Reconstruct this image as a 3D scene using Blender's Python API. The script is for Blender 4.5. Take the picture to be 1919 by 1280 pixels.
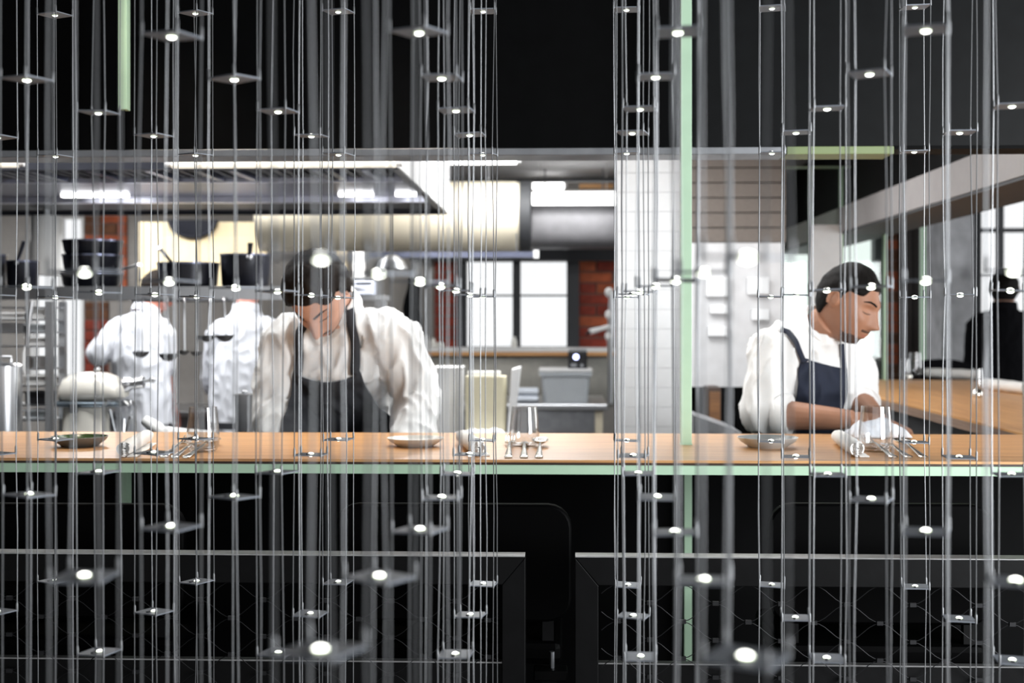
import bpy, bmesh, math, random
from mathutils import Vector, Matrix, noise
from mathutils.bvhtree import BVHTree
random.seed(7)
for o in list(bpy.data.objects):
    bpy.data.objects.remove(o)
scene = bpy.context.scene
COL = scene.collection
PI = math.pi

# ------------------------------------------------------------------ camera
F = 2530.0            # focal length in pixels of a 1919 wide frame
HOR = 597.0           # horizon row
ZC = 1.42             # camera height
TH = math.radians(2.08)
CS, SN = math.cos(TH), math.sin(TH)
cam_d = bpy.data.cameras.new('camera')
cam = bpy.data.objects.new('camera', cam_d)
COL.objects.link(cam)
cam.location = (0, 0, ZC)
cam.rotation_euler = (PI / 2, 0, TH)
cam_d.sensor_width = 36.0
cam_d.lens = F / 1919 * 36
cam_d.shift_y = -(640 - HOR) / 1919
cam_d.clip_start = 0.05
cam_d.dof.use_dof = True
cam_d.dof.focus_distance = 2.55
cam_d.dof.aperture_fstop = 4.3
scene.camera = cam

# ------------------------------------------------------------------ world, big lights, exposure
world = bpy.data.worlds.new('world')
scene.world = world
world.use_nodes = True
bg = world.node_tree.nodes['Background']
bg.inputs[0].default_value = (0.97, 0.985, 1.0, 1)
bg.inputs[1].default_value = 1.1
scene.view_settings.view_transform = 'Standard'
scene.view_settings.look = 'None'
scene.view_settings.gamma = 1.0
scene.view_settings.exposure = 0.0
scene.view_settings.use_curve_mapping = False
scene.cycles.max_bounces = 10
scene.cycles.transmission_bounces = 8
scene.cycles.transparent_max_bounces = 12
scene.cycles.caustics_reflective = False
scene.cycles.caustics_refractive = True
scene.cycles.sample_clamp_indirect = 6.0

def area_light(name, loc, rot, sx, sy, power, col=(1, 1, 1)):
    d = bpy.data.lights.new(name, 'AREA')
    d.shape = 'RECTANGLE'; d.size = sx; d.size_y = sy; d.energy = power; d.color = col
    o = bpy.data.objects.new(name, d); COL.objects.link(o)
    o.location = loc; o.rotation_euler = rot
    return o

# daylight of the dining room's tall windows, to the right of the bar
area_light('far_window_daylight', (5.3, 6.6, 1.7), (0, math.radians(90), 0), 1.8, 3.6, 60, (0.95, 0.98, 1.0))
area_light('window_daylight', (2.86, 1.0, 1.55), (0, math.radians(90), math.radians(-58)), 1.5, 1.7, 190, (0.95, 0.98, 1.0))

# ------------------------------------------------------------------ helpers
def P(x, y, Y):
    """world point seen at pixel (x, y) of the 1919x1280 frame on the plane of depth Y"""
    u = (x - 960.0) / F
    X = Y * (u * CS - SN) / (CS + u * SN)
    zc = -X * SN + Y * CS
    return Vector((X, Y, ZC - (y - HOR) / F * zc))

ZT = 1.106            # worktop height
def C(x, y, z=ZT):
    """point of a horizontal plane of height z seen at pixel (x, y)"""
    zc = F * (ZC - z) / (y - HOR)
    u = (x - 960.0) / F
    xc = u * zc
    return Vector((xc * CS - zc * SN, xc * SN + zc * CS, z))

def lin(r, g, b):
    def f(c):
        c /= 255.0
        return c / 12.92 if c <= 0.04045 else ((c + 0.055) / 1.055) ** 2.4
    return (f(r), f(g), f(b), 1.0)

MATS = {}
def mat(name, col, rough=0.5, metal=0.0, var=0.08, scale=18.0, bump=0.0, bscale=60.0, spec=0.5,
        trans=0.0, emit=None, strength=0.0, stretch=None, ior=1.45, coat=0.0, alpha=1.0):
    if name in MATS:
        return MATS[name]
    m = bpy.data.materials.new(name); m.use_nodes = True
    nt = m.node_tree; b = nt.nodes['Principled BSDF']
    b.inputs['Roughness'].default_value = rough
    b.inputs['Metallic'].default_value = metal
    b.inputs['Specular IOR Level'].default_value = spec
    b.inputs['IOR'].default_value = ior
    b.inputs['Transmission Weight'].default_value = trans
    b.inputs['Coat Weight'].default_value = coat
    b.inputs['Alpha'].default_value = alpha
    tc = nt.nodes.new('ShaderNodeTexCoord')
    mp = nt.nodes.new('ShaderNodeMapping')
    nt.links.new(tc.outputs['Object'], mp.inputs['Vector'])
    if stretch: mp.inputs['Scale'].default_value = stretch
    n = nt.nodes.new('ShaderNodeTexNoise')
    n.inputs['Scale'].default_value = scale; n.inputs['Detail'].default_value = 4
    nt.links.new(mp.outputs[0], n.inputs['Vector'])
    r = nt.nodes.new('ShaderNodeValToRGB')
    lo = tuple(max(0, c * (1 - var)) for c in col[:3]) + (1,)
    hi = tuple(min(1, c * (1 + var)) for c in col[:3]) + (1,)
    r.color_ramp.elements[0].color = lo; r.color_ramp.elements[0].position = 0.3
    r.color_ramp.elements[1].color = hi; r.color_ramp.elements[1].position = 0.7
    nt.links.new(n.outputs['Fac'], r.inputs['Fac'])
    nt.links.new(r.outputs['Color'], b.inputs['Base Color'])
    if bump:
        n2 = nt.nodes.new('ShaderNodeTexNoise'); n2.inputs['Scale'].default_value = bscale
        nt.links.new(mp.outputs[0], n2.inputs['Vector'])
        bp = nt.nodes.new('ShaderNodeBump'); bp.inputs['Strength'].default_value = bump
        bp.inputs['Distance'].default_value = 0.004
        nt.links.new(n2.outputs['Fac'], bp.inputs['Height'])
        nt.links.new(bp.outputs[0], b.inputs['Normal'])
    if emit:
        b.inputs['Emission Color'].default_value = emit
        b.inputs['Emission Strength'].default_value = strength
    MATS[name] = m
    return m

def wood_mat(name, c1, c2, rough=0.3, axis='X', spec=0.5):
    if name in MATS: return MATS[name]
    m = bpy.data.materials.new(name); m.use_nodes = True
    nt = m.node_tree; b = nt.nodes['Principled BSDF']
    tc = nt.nodes.new('ShaderNodeTexCoord'); mp = nt.nodes.new('ShaderNodeMapping')
    mp.inputs['Scale'].default_value = (1.6, 60, 60) if axis == 'X' else (60, 1.6, 60)
    nt.links.new(tc.outputs['Object'], mp.inputs['Vector'])
    n = nt.nodes.new('ShaderNodeTexNoise'); n.inputs['Scale'].default_value = 1.6
    n.inputs['Detail'].default_value = 8; n.inputs['Roughness'].default_value = 0.62
    n.inputs['Distortion'].default_value = 0.6
    nt.links.new(mp.outputs[0], n.inputs['Vector'])
    r = nt.nodes.new('ShaderNodeValToRGB')
    r.color_ramp.elements[0].color = c1; r.color_ramp.elements[0].position = 0.36
    r.color_ramp.elements[1].color = c2; r.color_ramp.elements[1].position = 0.62
    nt.links.new(n.outputs['Fac'], r.inputs['Fac'])
    nt.links.new(r.outputs['Color'], b.inputs['Base Color'])
    b.inputs['Roughness'].default_value = rough
    b.inputs['Specular IOR Level'].default_value = spec
    bp = nt.nodes.new('ShaderNodeBump'); bp.inputs['Strength'].default_value = 0.06
    bp.inputs['Distance'].default_value = 0.003
    nt.links.new(n.outputs['Fac'], bp.inputs['Height']); nt.links.new(bp.outputs[0], b.inputs['Normal'])
    MATS[name] = m
    return m

def orient(d, up=Vector((0, 0, 1))):
    d = d.normalized()
    a = d.cross(up)
    if a.length < 1e-4: a = d.cross(Vector((1, 0, 0)))
    a.normalize()
    return a, a.cross(d).normalized()

class MB:
    def __init__(s): s.v = []; s.f = []
    def box(s, x0, x1, y0, y1, z0, z1):
        k = len(s.v)
        x0, x1 = min(x0, x1), max(x0, x1); y0, y1 = min(y0, y1), max(y0, y1); z0, z1 = min(z0, z1), max(z0, z1)
        s.v += [(x0, y0, z0), (x1, y0, z0), (x1, y1, z0), (x0, y1, z0), (x0, y0, z1), (x1, y0, z1), (x1, y1, z1), (x0, y1, z1)]
        s.f += [tuple(k + i for i in q) for q in ((0, 3, 2, 1), (4, 5, 6, 7), (0, 1, 5, 4), (1, 2, 6, 5), (2, 3, 7, 6), (3, 0, 4, 7))]
        return s
    def bar(s, a, b, w, h=None, up=Vector((0, 0, 1))):
        a, b = Vector(a), Vector(b); h = w if h is None else h
        r, u = orient(b - a, up); k = len(s.v)
        for p in (a, b):
            for (i, j) in ((-1, -1), (1, -1), (1, 1), (-1, 1)):
                s.v.append(tuple(p + r * i * w / 2 + u * j * h / 2))
        s.f += [tuple(k + i for i in q) for q in ((3, 2, 1, 0), (4, 5, 6, 7), (0, 1, 5, 4), (1, 2, 6, 5), (2, 3, 7, 6), (3, 0, 4, 7))]
        return s
    def tube(s, pts, r, n=8, caps=True, flat=None):
        pts = [Vector(p) for p in pts]
        rs = r if isinstance(r, (list, tuple)) else [r] * len(pts)
        k = len(s.v); prev = None
        for i, p in enumerate(pts):
            d = (pts[min(i + 1, len(pts) - 1)] - pts[max(i - 1, 0)])
            if d.length < 1e-9: d = Vector((0, 0, 1))
            d.normalize()
            if prev is None: a, b = orient(d)
            else:
                a = prev - d * prev.dot(d)
                if a.length < 1e-5: a, b = orient(d)
                a.normalize(); b = a.cross(d).normalized()
            prev = a
            for j in range(n):
                t = 2 * PI * j / n
                rr = rs[i]
                fa, fb = (1, 1) if flat is None else flat
                s.v.append(tuple(p + a * math.cos(t) * rr * fa + b * math.sin(t) * rr * fb))
        for i in range(len(pts) - 1):
            for j in range(n):
                j2 = (j + 1) % n
                s.f.append((k + i * n + j, k + i * n + j2, k + (i + 1) * n + j2, k + (i + 1) * n + j))
        if caps:
            s.f.append(tuple(k + j for j in range(n))[::-1])
            e = k + (len(pts) - 1) * n
            s.f.append(tuple(e + j for j in range(n)))
        return s
    def lathe(s, prof, c=(0, 0, 0), n=28, axis='Z', close=False, caps=True):
        k = len(s.v); c = Vector(c); m = len(prof)
        for (r, z) in prof:
            for j in range(n):
                t = 2 * PI * j / n
                x, y = r * math.cos(t), r * math.sin(t)
                q = {'Z': (x, y, z), 'X': (z, x, y), 'Y': (x, z, y)}[axis]
                s.v.append(tuple(c + Vector(q)))
        for i in range(m if close else m - 1):
            i2 = (i + 1) % m
            for j in range(n):
                j2 = (j + 1) % n
                s.f.append((k + i * n + j, k + i * n + j2, k + i2 * n + j2, k + i2 * n + j))
        if not close and caps:
            if prof[0][0] > 1e-6: s.f.append(tuple(k + j for j in range(n))[::-1])
            if prof[-1][0] > 1e-6: s.f.append(tuple(k + (m - 1) * n + j for j in range(n)))
        return s
    def ball(s, c, rx, ry=None, rz=None, n=16, m=10, M=None):
        ry = rx if ry is None else ry; rz = rx if rz is None else rz
        c = Vector(c); k = len(s.v)
        for i in range(m + 1):
            la = -PI / 2 + PI * i / m
            for j in range(n):
                t = 2 * PI * j / n
                q = Vector((rx * math.cos(la) * math.cos(t), ry * math.cos(la) * math.sin(t), rz * math.sin(la)))
                if M is not None: q = M @ q
                s.v.append(tuple(c + q))
        for i in range(m):
            for j in range(n):
                j2 = (j + 1) % n
                s.f.append((k + i * n + j, k + i * n + j2, k + (i + 1) * n + j2, k + (i + 1) * n + j))
        return s
    def prism(s, poly, z0, z1, axis='Z'):
        k = len(s.v); n = len(poly)
        def q(a, b, h): return {'Z': (a, b, h), 'Y': (a, h, b), 'X': (h, a, b)}[axis]
        for h in (z0, z1):
            for (a, b) in poly: s.v.append(q(a, b, h))
        s.f.append(tuple(k + i for i in range(n))[::-1]); s.f.append(tuple(k + n + i for i in range(n)))
        for i in range(n):
            i2 = (i + 1) % n
            s.f.append((k + i, k + i2, k + n + i2, k + n + i))
        return s
    def ringloft(s, secs, n=28, caps=True, power=2.0):
        """secs: (center, right vec, fwd vec, rx, ry)"""
        k = len(s.v)
        for (c, a, b, rx, ry) in secs:
            for j in range(n):
                t = 2 * PI * j / n
                ct, st = math.cos(t), math.sin(t)
                px = math.copysign(abs(ct) ** (2 / power), ct); py = math.copysign(abs(st) ** (2 / power), st)
                s.v.append(tuple(Vector(c) + Vector(a) * px * rx + Vector(b) * py * ry))
        for i in range(len(secs) - 1):
            for j in range(n):
                j2 = (j + 1) % n
                s.f.append((k + i * n + j, k + i * n + j2, k + (i + 1) * n + j2, k + (i + 1) * n + j))
        if caps:
            s.f.append(tuple(k + j for j in range(n))[::-1])
            e = k + (len(secs) - 1) * n
            s.f.append(tuple(e + j for j in range(n)))
        return s
    def add(s, other, M=None):
        k = len(s.v)
        for v in other.v: s.v.append(tuple(M @ Vector(v)) if M is not None else v)
        s.f += [tuple(i + k for i in q) for q in other.f]
        return s
    def mesh(s, name, m, smooth=False, fix=True):
        me = bpy.data.meshes.new(name)
        me.from_pydata(s.v, [], s.f)
        if fix:
            bm = bmesh.new(); bm.from_mesh(me)
            bmesh.ops.remove_doubles(bm, verts=bm.verts, dist=1e-6)
            bmesh.ops.recalc_face_normals(bm, faces=bm.faces)
            bm.to_mesh(me); bm.free()
        if m is not None: me.materials.append(m)
        if smooth:
            me.polygons.foreach_set('use_smooth', [True] * len(me.polygons))
            try: me.set_sharp_from_angle(angle=math.radians(50 if smooth is True else smooth))
            except Exception: pass
        return me
    def build(s, name, m, parent=None, smooth=False, bevel=0.0, local=False):
        """world-coordinate geometry; a child is rebased to its root unless local"""
        if parent is not None and not local:
            off = root_loc(parent)
            if off.length > 1e-9:
                s.v = [tuple(Vector(v) - off) for v in s.v]
        o = bpy.data.objects.new(name, s.mesh(name, m, smooth))
        COL.objects.link(o)
        if parent is not None: o.parent = parent
        if bevel:
            bv = o.modifiers.new('bevel', 'BEVEL'); bv.width = bevel; bv.segments = 2; bv.limit_method = 'ANGLE'
        return o

def root_loc(o):
    l = Vector((0, 0, 0))
    while o is not None:
        l += o.location; o = o.parent
    return l

def tag(o, label=None, cat=None, group=None, kind=None):
    if label: o['label'] = label
    if cat: o['category'] = cat
    if group: o['group'] = group
    if kind: o['kind'] = kind
    return o
def thing(name, label, cat, loc=(0, 0, 0), rz=0.0, group=None):
    o = bpy.data.objects.new(name, None); COL.objects.link(o)
    o.empty_display_size = 0.05
    o.location = loc; o.rotation_euler = (0, 0, rz)
    return tag(o, label, cat, group)
def dup(root, loc=None, rot=None, label=None, parent=None):
    r = root.copy(); COL.objects.link(r); r.parent = parent
    if loc is not None: r.location = loc
    if rot is not None: r.rotation_euler = rot
    if label: r['label'] = label
    for ch in [c for c in root.children]:
        c = ch.copy(); COL.objects.link(c); c.parent = r
        for g in ch.children:
            d = g.copy(); COL.objects.link(d); d.parent = c
    return r
def struct(name, mb, m, bevel=0.0):
    o = mb.build(name, m, None, bevel=bevel)
    o['kind'] = 'structure'
    return o
def holed(mb, x0, x1, z0, z1, y0, y1, holes):
    """wall slab in the XZ plane with rectangular holes (hx0,hx1,hz0,hz1)"""
    xs = sorted({x0, x1, *[h[0] for h in holes], *[h[1] for h in holes]})
    for i in range(len(xs) - 1):
        a, b = xs[i], xs[i + 1]
        if b <= x0 or a >= x1: continue
        hs = sorted([(h[2], h[3]) for h in holes if h[0] <= a + 1e-6 and h[1] >= b - 1e-6])
        z = z0
        for (p, q) in hs:
            if p > z: mb.box(a, b, y0, y1, z, p)
            z = max(z, q)
        if z < z1: mb.box(a, b, y0, y1, z, z1)
    return mb

# ------------------------------------------------------------------ materials
M_black = mat('black_wall', (0.0012, 0.0013, 0.0015, 1), 0.6, spec=0.08, var=0.3)
M_blackpaint = mat('black_steel', (0.0032, 0.0032, 0.0035, 1), 0.5, spec=0.18, var=0.3, bump=0.05)
M_floor = mat('dark_floor', (0.03, 0.027, 0.025, 1), 0.5, var=0.3)
M_steel = mat('brushed_steel', (0.55, 0.56, 0.58, 1), 0.28, 1.0, var=0.08, stretch=(2, 40, 40))
M_steel_d = mat('dull_steel', (0.33, 0.34, 0.36, 1), 0.38, 1.0, var=0.12)
M_hood = mat('hood_steel', (0.17, 0.185, 0.26, 1), 0.3, 1.0, var=0.2, stretch=(3, 12, 12))
M_hood_d = mat('hood_dark_shaded_steel', (0.022, 0.024, 0.033, 1), 0.45, 0.5, var=0.2)
M_wire = mat('wire_steel', (0.27, 0.275, 0.285, 1), 0.45, 0.75, var=0.05)
M_plate = mat('grey_circuit_plate', (0.25, 0.27, 0.31, 1), 0.45, 0.2, var=0.1)
M_comp = mat('dark_component', (0.01, 0.01, 0.012, 1), 0.5)
def led_mat():
    # white emitting cap, greener and weaker phosphor rim
    m = mat('led_lens', (0.5, 0.6, 0.4, 1), 0.4, emit=(1, 1, 1, 1), strength=1.0)
    nt = m.node_tree; b = nt.nodes['Principled BSDF']
    tc = nt.nodes['Texture Coordinate']
    sx = nt.nodes.new('ShaderNodeSeparateXYZ'); nt.links.new(tc.outputs['Normal'], sx.inputs[0])
    ab = nt.nodes.new('ShaderNodeMath'); ab.operation = 'ABSOLUTE'; nt.links.new(sx.outputs['Z'], ab.inputs[0])
    r = nt.nodes.new('ShaderNodeValToRGB')
    r.color_ramp.elements[0].position = 0.42; r.color_ramp.elements[0].color = (0.10, 0.155, 0.035, 1)
    r.color_ramp.elements[1].position = 0.75; r.color_ramp.elements[1].color = (1.0, 1.0, 0.93, 1)
    nt.links.new(ab.outputs[0], r.inputs['Fac']); nt.links.new(r.outputs['Color'], b.inputs['Emission Color'])
    b.inputs['Emission Strength'].default_value = 9.0
    return m
M_led = led_mat()
M_mint = mat('mint_paint', lin(184, 214, 186), 0.42, var=0.04)
M_white = mat('white_paint', (0.74, 0.74, 0.74, 1), 0.6, var=0.03)
M_ceil = mat('kitchen_ceiling_paint', (0.72, 0.72, 0.73, 1), 0.8, var=0.03)
M_tile = mat('white_tile', (0.72, 0.73, 0.74, 1), 0.25, var=0.03)
M_grey = mat('light_grey_paint', (0.42, 0.42, 0.44, 1), 0.6, var=0.05)
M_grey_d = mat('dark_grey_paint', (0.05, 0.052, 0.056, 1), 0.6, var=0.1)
M_anth = mat('anthracite_frame', (0.02, 0.022, 0.027, 1), 0.45, var=0.1)
M_cream = mat('cream_enamel', lin(238, 228, 205), 0.45, var=0.03)
M_cream_w = mat('cream_board', lin(232, 214, 175), 0.5, var=0.05)
M_brick = mat('red_brick', lin(130, 52, 38), 0.85, var=0.45, scale=9, bump=0.6, bscale=40)
M_brick2 = mat('orange_brick', lin(160, 82, 52), 0.85, var=0.4, scale=9, bump=0.6, bscale=40)
M_brown = mat('brown_brick', lin(95, 62, 42), 0.85, var=0.4, scale=9, bump=0.5)
M_mortar = mat('mortar', lin(105, 85, 78), 0.9, var=0.2)
M_conc = mat('raw_concrete', lin(178, 178, 182), 0.85, var=0.3, scale=7, bump=0.5, bscale=25)
M_wood = wood_mat('oak_worktop', lin(178, 126, 78), lin(216, 166, 112), 0.33, spec=0.45)
M_wood_y = wood_mat('oak_worktop_side', lin(178, 124, 74), lin(216, 164, 106), 0.34, 'Y', spec=0.4)
M_wood_e = wood_mat('oak_edge', lin(40, 27, 18), lin(66, 44, 28), 0.45)
M_pan = mat('black_pan', (0.012, 0.013, 0.02, 1), 0.3, 0.3, var=0.2)
M_cloth = mat('white_cotton', (0.80, 0.80, 0.79, 1), 0.9, var=0.03, bump=0.12, bscale=240)
M_cloth_b = mat('cool_white_cotton', (0.76, 0.78, 0.84, 1), 0.9, var=0.03, bump=0.12, bscale=240)
M_napkin = mat('napkin_linen', (0.80, 0.79, 0.77, 1), 0.95, var=0.04, bump=0.2, bscale=300)
M_apron = mat('charcoal_apron', (0.030, 0.032, 0.038, 1), 0.85, var=0.15, bump=0.15, bscale=300)
M_navy = mat('navy_apron', (0.014, 0.019, 0.036, 1), 0.85, var=0.15, bump=0.15, bscale=300)
M_skin = mat('skin', lin(192, 150, 130), 0.55, var=0.06, scale=30)
M_skin_t = mat('tanned_skin', lin(160, 116, 92), 0.55, var=0.06, scale=30)
M_skin_p = mat('pink_skin', lin(205, 138, 122), 0.55, var=0.08, scale=30)
M_hair = mat('dark_hair', (0.006, 0.005, 0.0045, 1), 0.6, spec=0.12, var=0.5, scale=8, stretch=(60, 8, 8), bump=0.6, bscale=10)
M_hair_b = mat('brown_hair', (0.012, 0.008, 0.006, 1), 0.6, spec=0.12, var=0.5, scale=8, stretch=(60, 8, 8), bump=0.6, bscale=10)
M_beard = mat('stubble', lin(78, 56, 45), 0.8, var=0.25, scale=120)
M_lip = mat('lip', lin(160, 95, 85), 0.5)
M_trouser = mat('dark_trousers', (0.015, 0.015, 0.018, 1), 0.9)
M_blackcloth = mat('black_cloth', (0.004, 0.004, 0.005, 1), 0.95, spec=0.1)
M_ceramic = mat('white_ceramic', (0.78, 0.77, 0.73, 1), 0.3, var=0.03)
M_ceramic_g = mat('grey_ceramic', lin(118, 118, 114), 0.4, var=0.08)
M_glaze = mat('green_glaze', lin(62, 84, 46), 0.25, var=0.15)
M_cut = mat('polished_cutlery', (0.78, 0.76, 0.70, 1), 0.16, 1.0, var=0.02)
M_plastic = mat('cloudy_plastic', (0.62, 0.66, 0.70, 1), 0.45, var=0.03, trans=0.35)
M_tube = mat('tube_lamp', (1, 1, 1, 1), 0.5, emit=(1, 0.99, 0.97, 1), strength=5.0)
M_tube_w = mat('warm_strip_lamp', (1, 0.95, 0.85, 1), 0.5, emit=(1, 0.90, 0.74, 1), strength=0.85)
M_dev = mat('device_black', (0.008, 0.008, 0.01, 1), 0.4)
M_dev_l = mat('device_light', (0.5, 0.5, 1, 1), 0.4, emit=(0.55, 0.6, 1, 1), strength=5)
M_towel = mat('blue_white_towel', lin(214, 220, 230), 0.95, var=0.06, bump=0.3, bscale=150)
M_beige = mat('beige_board', lin(215, 208, 180), 0.55, var=0.04)

def glass_mat(name, col=(1, 1, 1, 1), refl=1.0, power=4.0):
    """thin clear glass: straight transmission plus a Fresnel mirror layer"""
    m = bpy.data.materials.new(name); m.use_nodes = True
    nt = m.node_tree; nt.nodes.remove(nt.nodes['Principled BSDF'])
    out = nt.nodes['Material Output']
    tr = nt.nodes.new('ShaderNodeBsdfTransparent'); gl = nt.nodes.new('ShaderNodeBsdfGlossy')
    n = nt.nodes.new('ShaderNodeTexNoise'); n.inputs['Scale'].default_value = 12
    r = nt.nodes.new('ShaderNodeValToRGB')
    r.color_ramp.elements[0].color = tuple(c * 0.98 for c in col[:3]) + (1,); r.color_ramp.elements[1].color = col
    nt.links.new(n.outputs['Fac'], r.inputs['Fac']); nt.links.new(r.outputs['Color'], tr.inputs['Color'])
    gl.inputs['Roughness'].default_value = 0.03
    lw = nt.nodes.new('ShaderNodeLayerWeight'); lw.inputs['Blend'].default_value = 0.5
    pw = nt.nodes.new('ShaderNodeMath'); pw.operation = 'POWER'; pw.inputs[1].default_value = power
    nt.links.new(lw.outputs['Facing'], pw.inputs[0])
    mu = nt.nodes.new('ShaderNodeMath'); mu.operation = 'MULTIPLY_ADD'; mu.inputs[1].default_value = 0.55 * refl; mu.inputs[2].default_value = 0.045 * refl
    nt.links.new(pw.outputs[0], mu.inputs[0])
    mx = nt.nodes.new('ShaderNodeMixShader')
    nt.links.new(mu.outputs[0], mx.inputs[0]); nt.links.new(tr.outputs[0], mx.inputs[1]); nt.links.new(gl.outputs[0], mx.inputs[2])
    nt.links.new(mx.outputs[0], out.inputs['Surface'])
    return m
M_glass = glass_mat('clear_glass', (0.95, 0.955, 0.96, 1), 1.7, 2.6)
M_pane = glass_mat('window_glass', (1, 1, 1, 1), 0.5)
M_pane_m = glass_mat('mint_window_glass', (0.94, 0.99, 0.955, 1), 0.6)

# ================================================================== THE SETTING
XL, XR = -4.2, 5.4
struct('floor', MB().box(XL, XR + 0.3, -4, 10.2, -0.06, 0), M_floor)
struct('ceiling', MB().box(XL, XR + 0.3, -4, 3.5, 2.95, 3.05), M_black)
# black bulkhead over the pass, with the steel channel along its foot
ZB = P(1052, 276, 3.5).z
ZB2 = P(1052, 291, 3.5).z
w = struct('wall_front', MB().box(XL, P(1292, 200, 3.5).x, 3.5, 3.66, ZB, 3.05), M_black)
struct('wall_front_right', MB().box(P(1292, 200, 3.5).x + 0.001, XR, 3.5, 3.66, ZB, 3.05), mat('black_wall_lit_grey', (0.0045, 0.005, 0.0055, 1), 0.5, spec=0.12, var=0.2))  # same black wall; the light from the right is put into a lighter colour
xpost = P(1287, 600, 3.37).x
struct('trim_1', MB().box(XL, P(1474, 300, 3.5).x, 3.50, 3.62, ZB2, ZB - 0.0005), M_steel_d, 0.002)
struct('trim_2', MB().box(P(1474, 300, 3.5).x + 0.002, P(1676, 300, 3.5).x, 3.50, 3.62, ZB2, ZB - 0.0005), mat('shaded_mint_paint', lin(128, 142, 100), 0.45, var=0.1, scale=3), 0.002)  # mint strip toned down to olive, its shade put into the colour
struct('trim_3', MB().box(P(1676, 300, 3.5).x + 0.002, XR, 3.50, 3.62, ZB2 + 0.012, ZB - 0.0005), M_black)
# dining side and left walls
struct('wall_left', MB().box(XL - 0.1, XL, -4, 10.2, 0, 3.05), M_black)
mb = MB()
for (a, b) in ((-4, -2.2), (3.4, 4.6), (8.6, 10.2)): mb.box(XR, XR + 0.15, a, b, 0, 3.05)
mb.box(XR, XR + 0.15, -2.2, 3.4, 0, 0.75); mb.box(XR, XR + 0.15, -2.2, 3.4, 2.75, 3.05)
mb.box(XR, XR + 0.15, 4.6, 8.6, 0, 0.75); mb.box(XR, XR + 0.15, 4.6, 8.6, 2.6, 3.05)
struct('wall_right', mb, M_grey)

# near side wall of the dining room with its window
XN = 2.95
mb = MB()
mb.box(XN, XN + 0.15, -4, 0.1, 0, 2.95); mb.box(XN, XN + 0.15, 1.9, 2.3, 0, 2.95)
mb.box(XN, XN + 0.15, 0.1, 1.9, 0, 0.7); mb.box(XN, XN + 0.15, 0.1, 1.9, 2.4, 2.95)
wr_ = struct('wall_side', mb, M_grey_d)
for (a, b, c, d) in ((0.1, 0.15, 0.7, 2.4), (1.85, 1.9, 0.7, 2.4), (0.98, 1.02, 0.75, 2.35), (0.15, 1.85, 0.7, 0.75), (0.15, 1.85, 2.35, 2.4)):
    MB().box(XN + 0.05, XN + 0.1, a, b, c, d).build('window_bar', M_anth, wr_)
for (a, b) in ((0.15, 0.98), (1.02, 1.85)):
    MB().box(XN + 0.07, XN + 0.076, a, b, 0.75, 2.35).build('pane', M_pane, wr_)
# ---- kitchen shell
YB = 9.0
ZK = 2.36
XP = P(1156, 600, 5.2).x          # kitchen edge of the tiled partition
struct('ceiling_kitchen', MB().box(XL, 2.2, 3.66, YB + 0.1, ZK, ZK + 0.08), M_ceil)
def rect(x0, y0, x1, y1, Y):
    a, b = P(x0, y1, Y), P(x1, y0, Y)
    return (a.x, b.x, a.z, b.z)
h1 = rect(60, 408, 160, 705, YB)
h2 = rect(872, 489, 1066, 651, YB)
mb = holed(MB(), XL, 1.3, 0, ZK, YB, YB + 0.12, [h1, h2])
wall_back = struct('wall_back', mb, mat('kitchen_wall', lin(150, 146, 142), 0.75, var=0.06))

def lay_bricks(parent, x0, x1, z0, z1, Y, mats, bw=0.215, bh=0.062, d=0.025, gap=0.011):
    MB().box(x0, x1, Y - d + 0.008, Y, z0, z1).build('mortar_bed', M_mortar, parent)
    shared = {}
    row = 0; z = z0
    while z < z1 - 0.02:
        zz = min(z + bh, z1)
        x = x0 - (bw / 2 if row % 2 else 0)
        while x < x1 - 0.01:
            a, b = max(x, x0), min(x + bw, x1)
            if b - a > 0.02:
                m = mats[random.randrange(len(mats))]
                key = (round(b - a, 3), round(zz - z, 3), m.name)
                if key not in shared:
                    shared[key] = MB().box(0, b - a, 0, d, 0, zz - z).mesh('brick', m)
                o = bpy.data.objects.new('brick', shared[key]); COL.objects.link(o)
                o.parent = parent; o.location = (a, Y - d - random.uniform(0, 0.006), z)
            x += bw + gap
        z += bh + gap; row += 1

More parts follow.
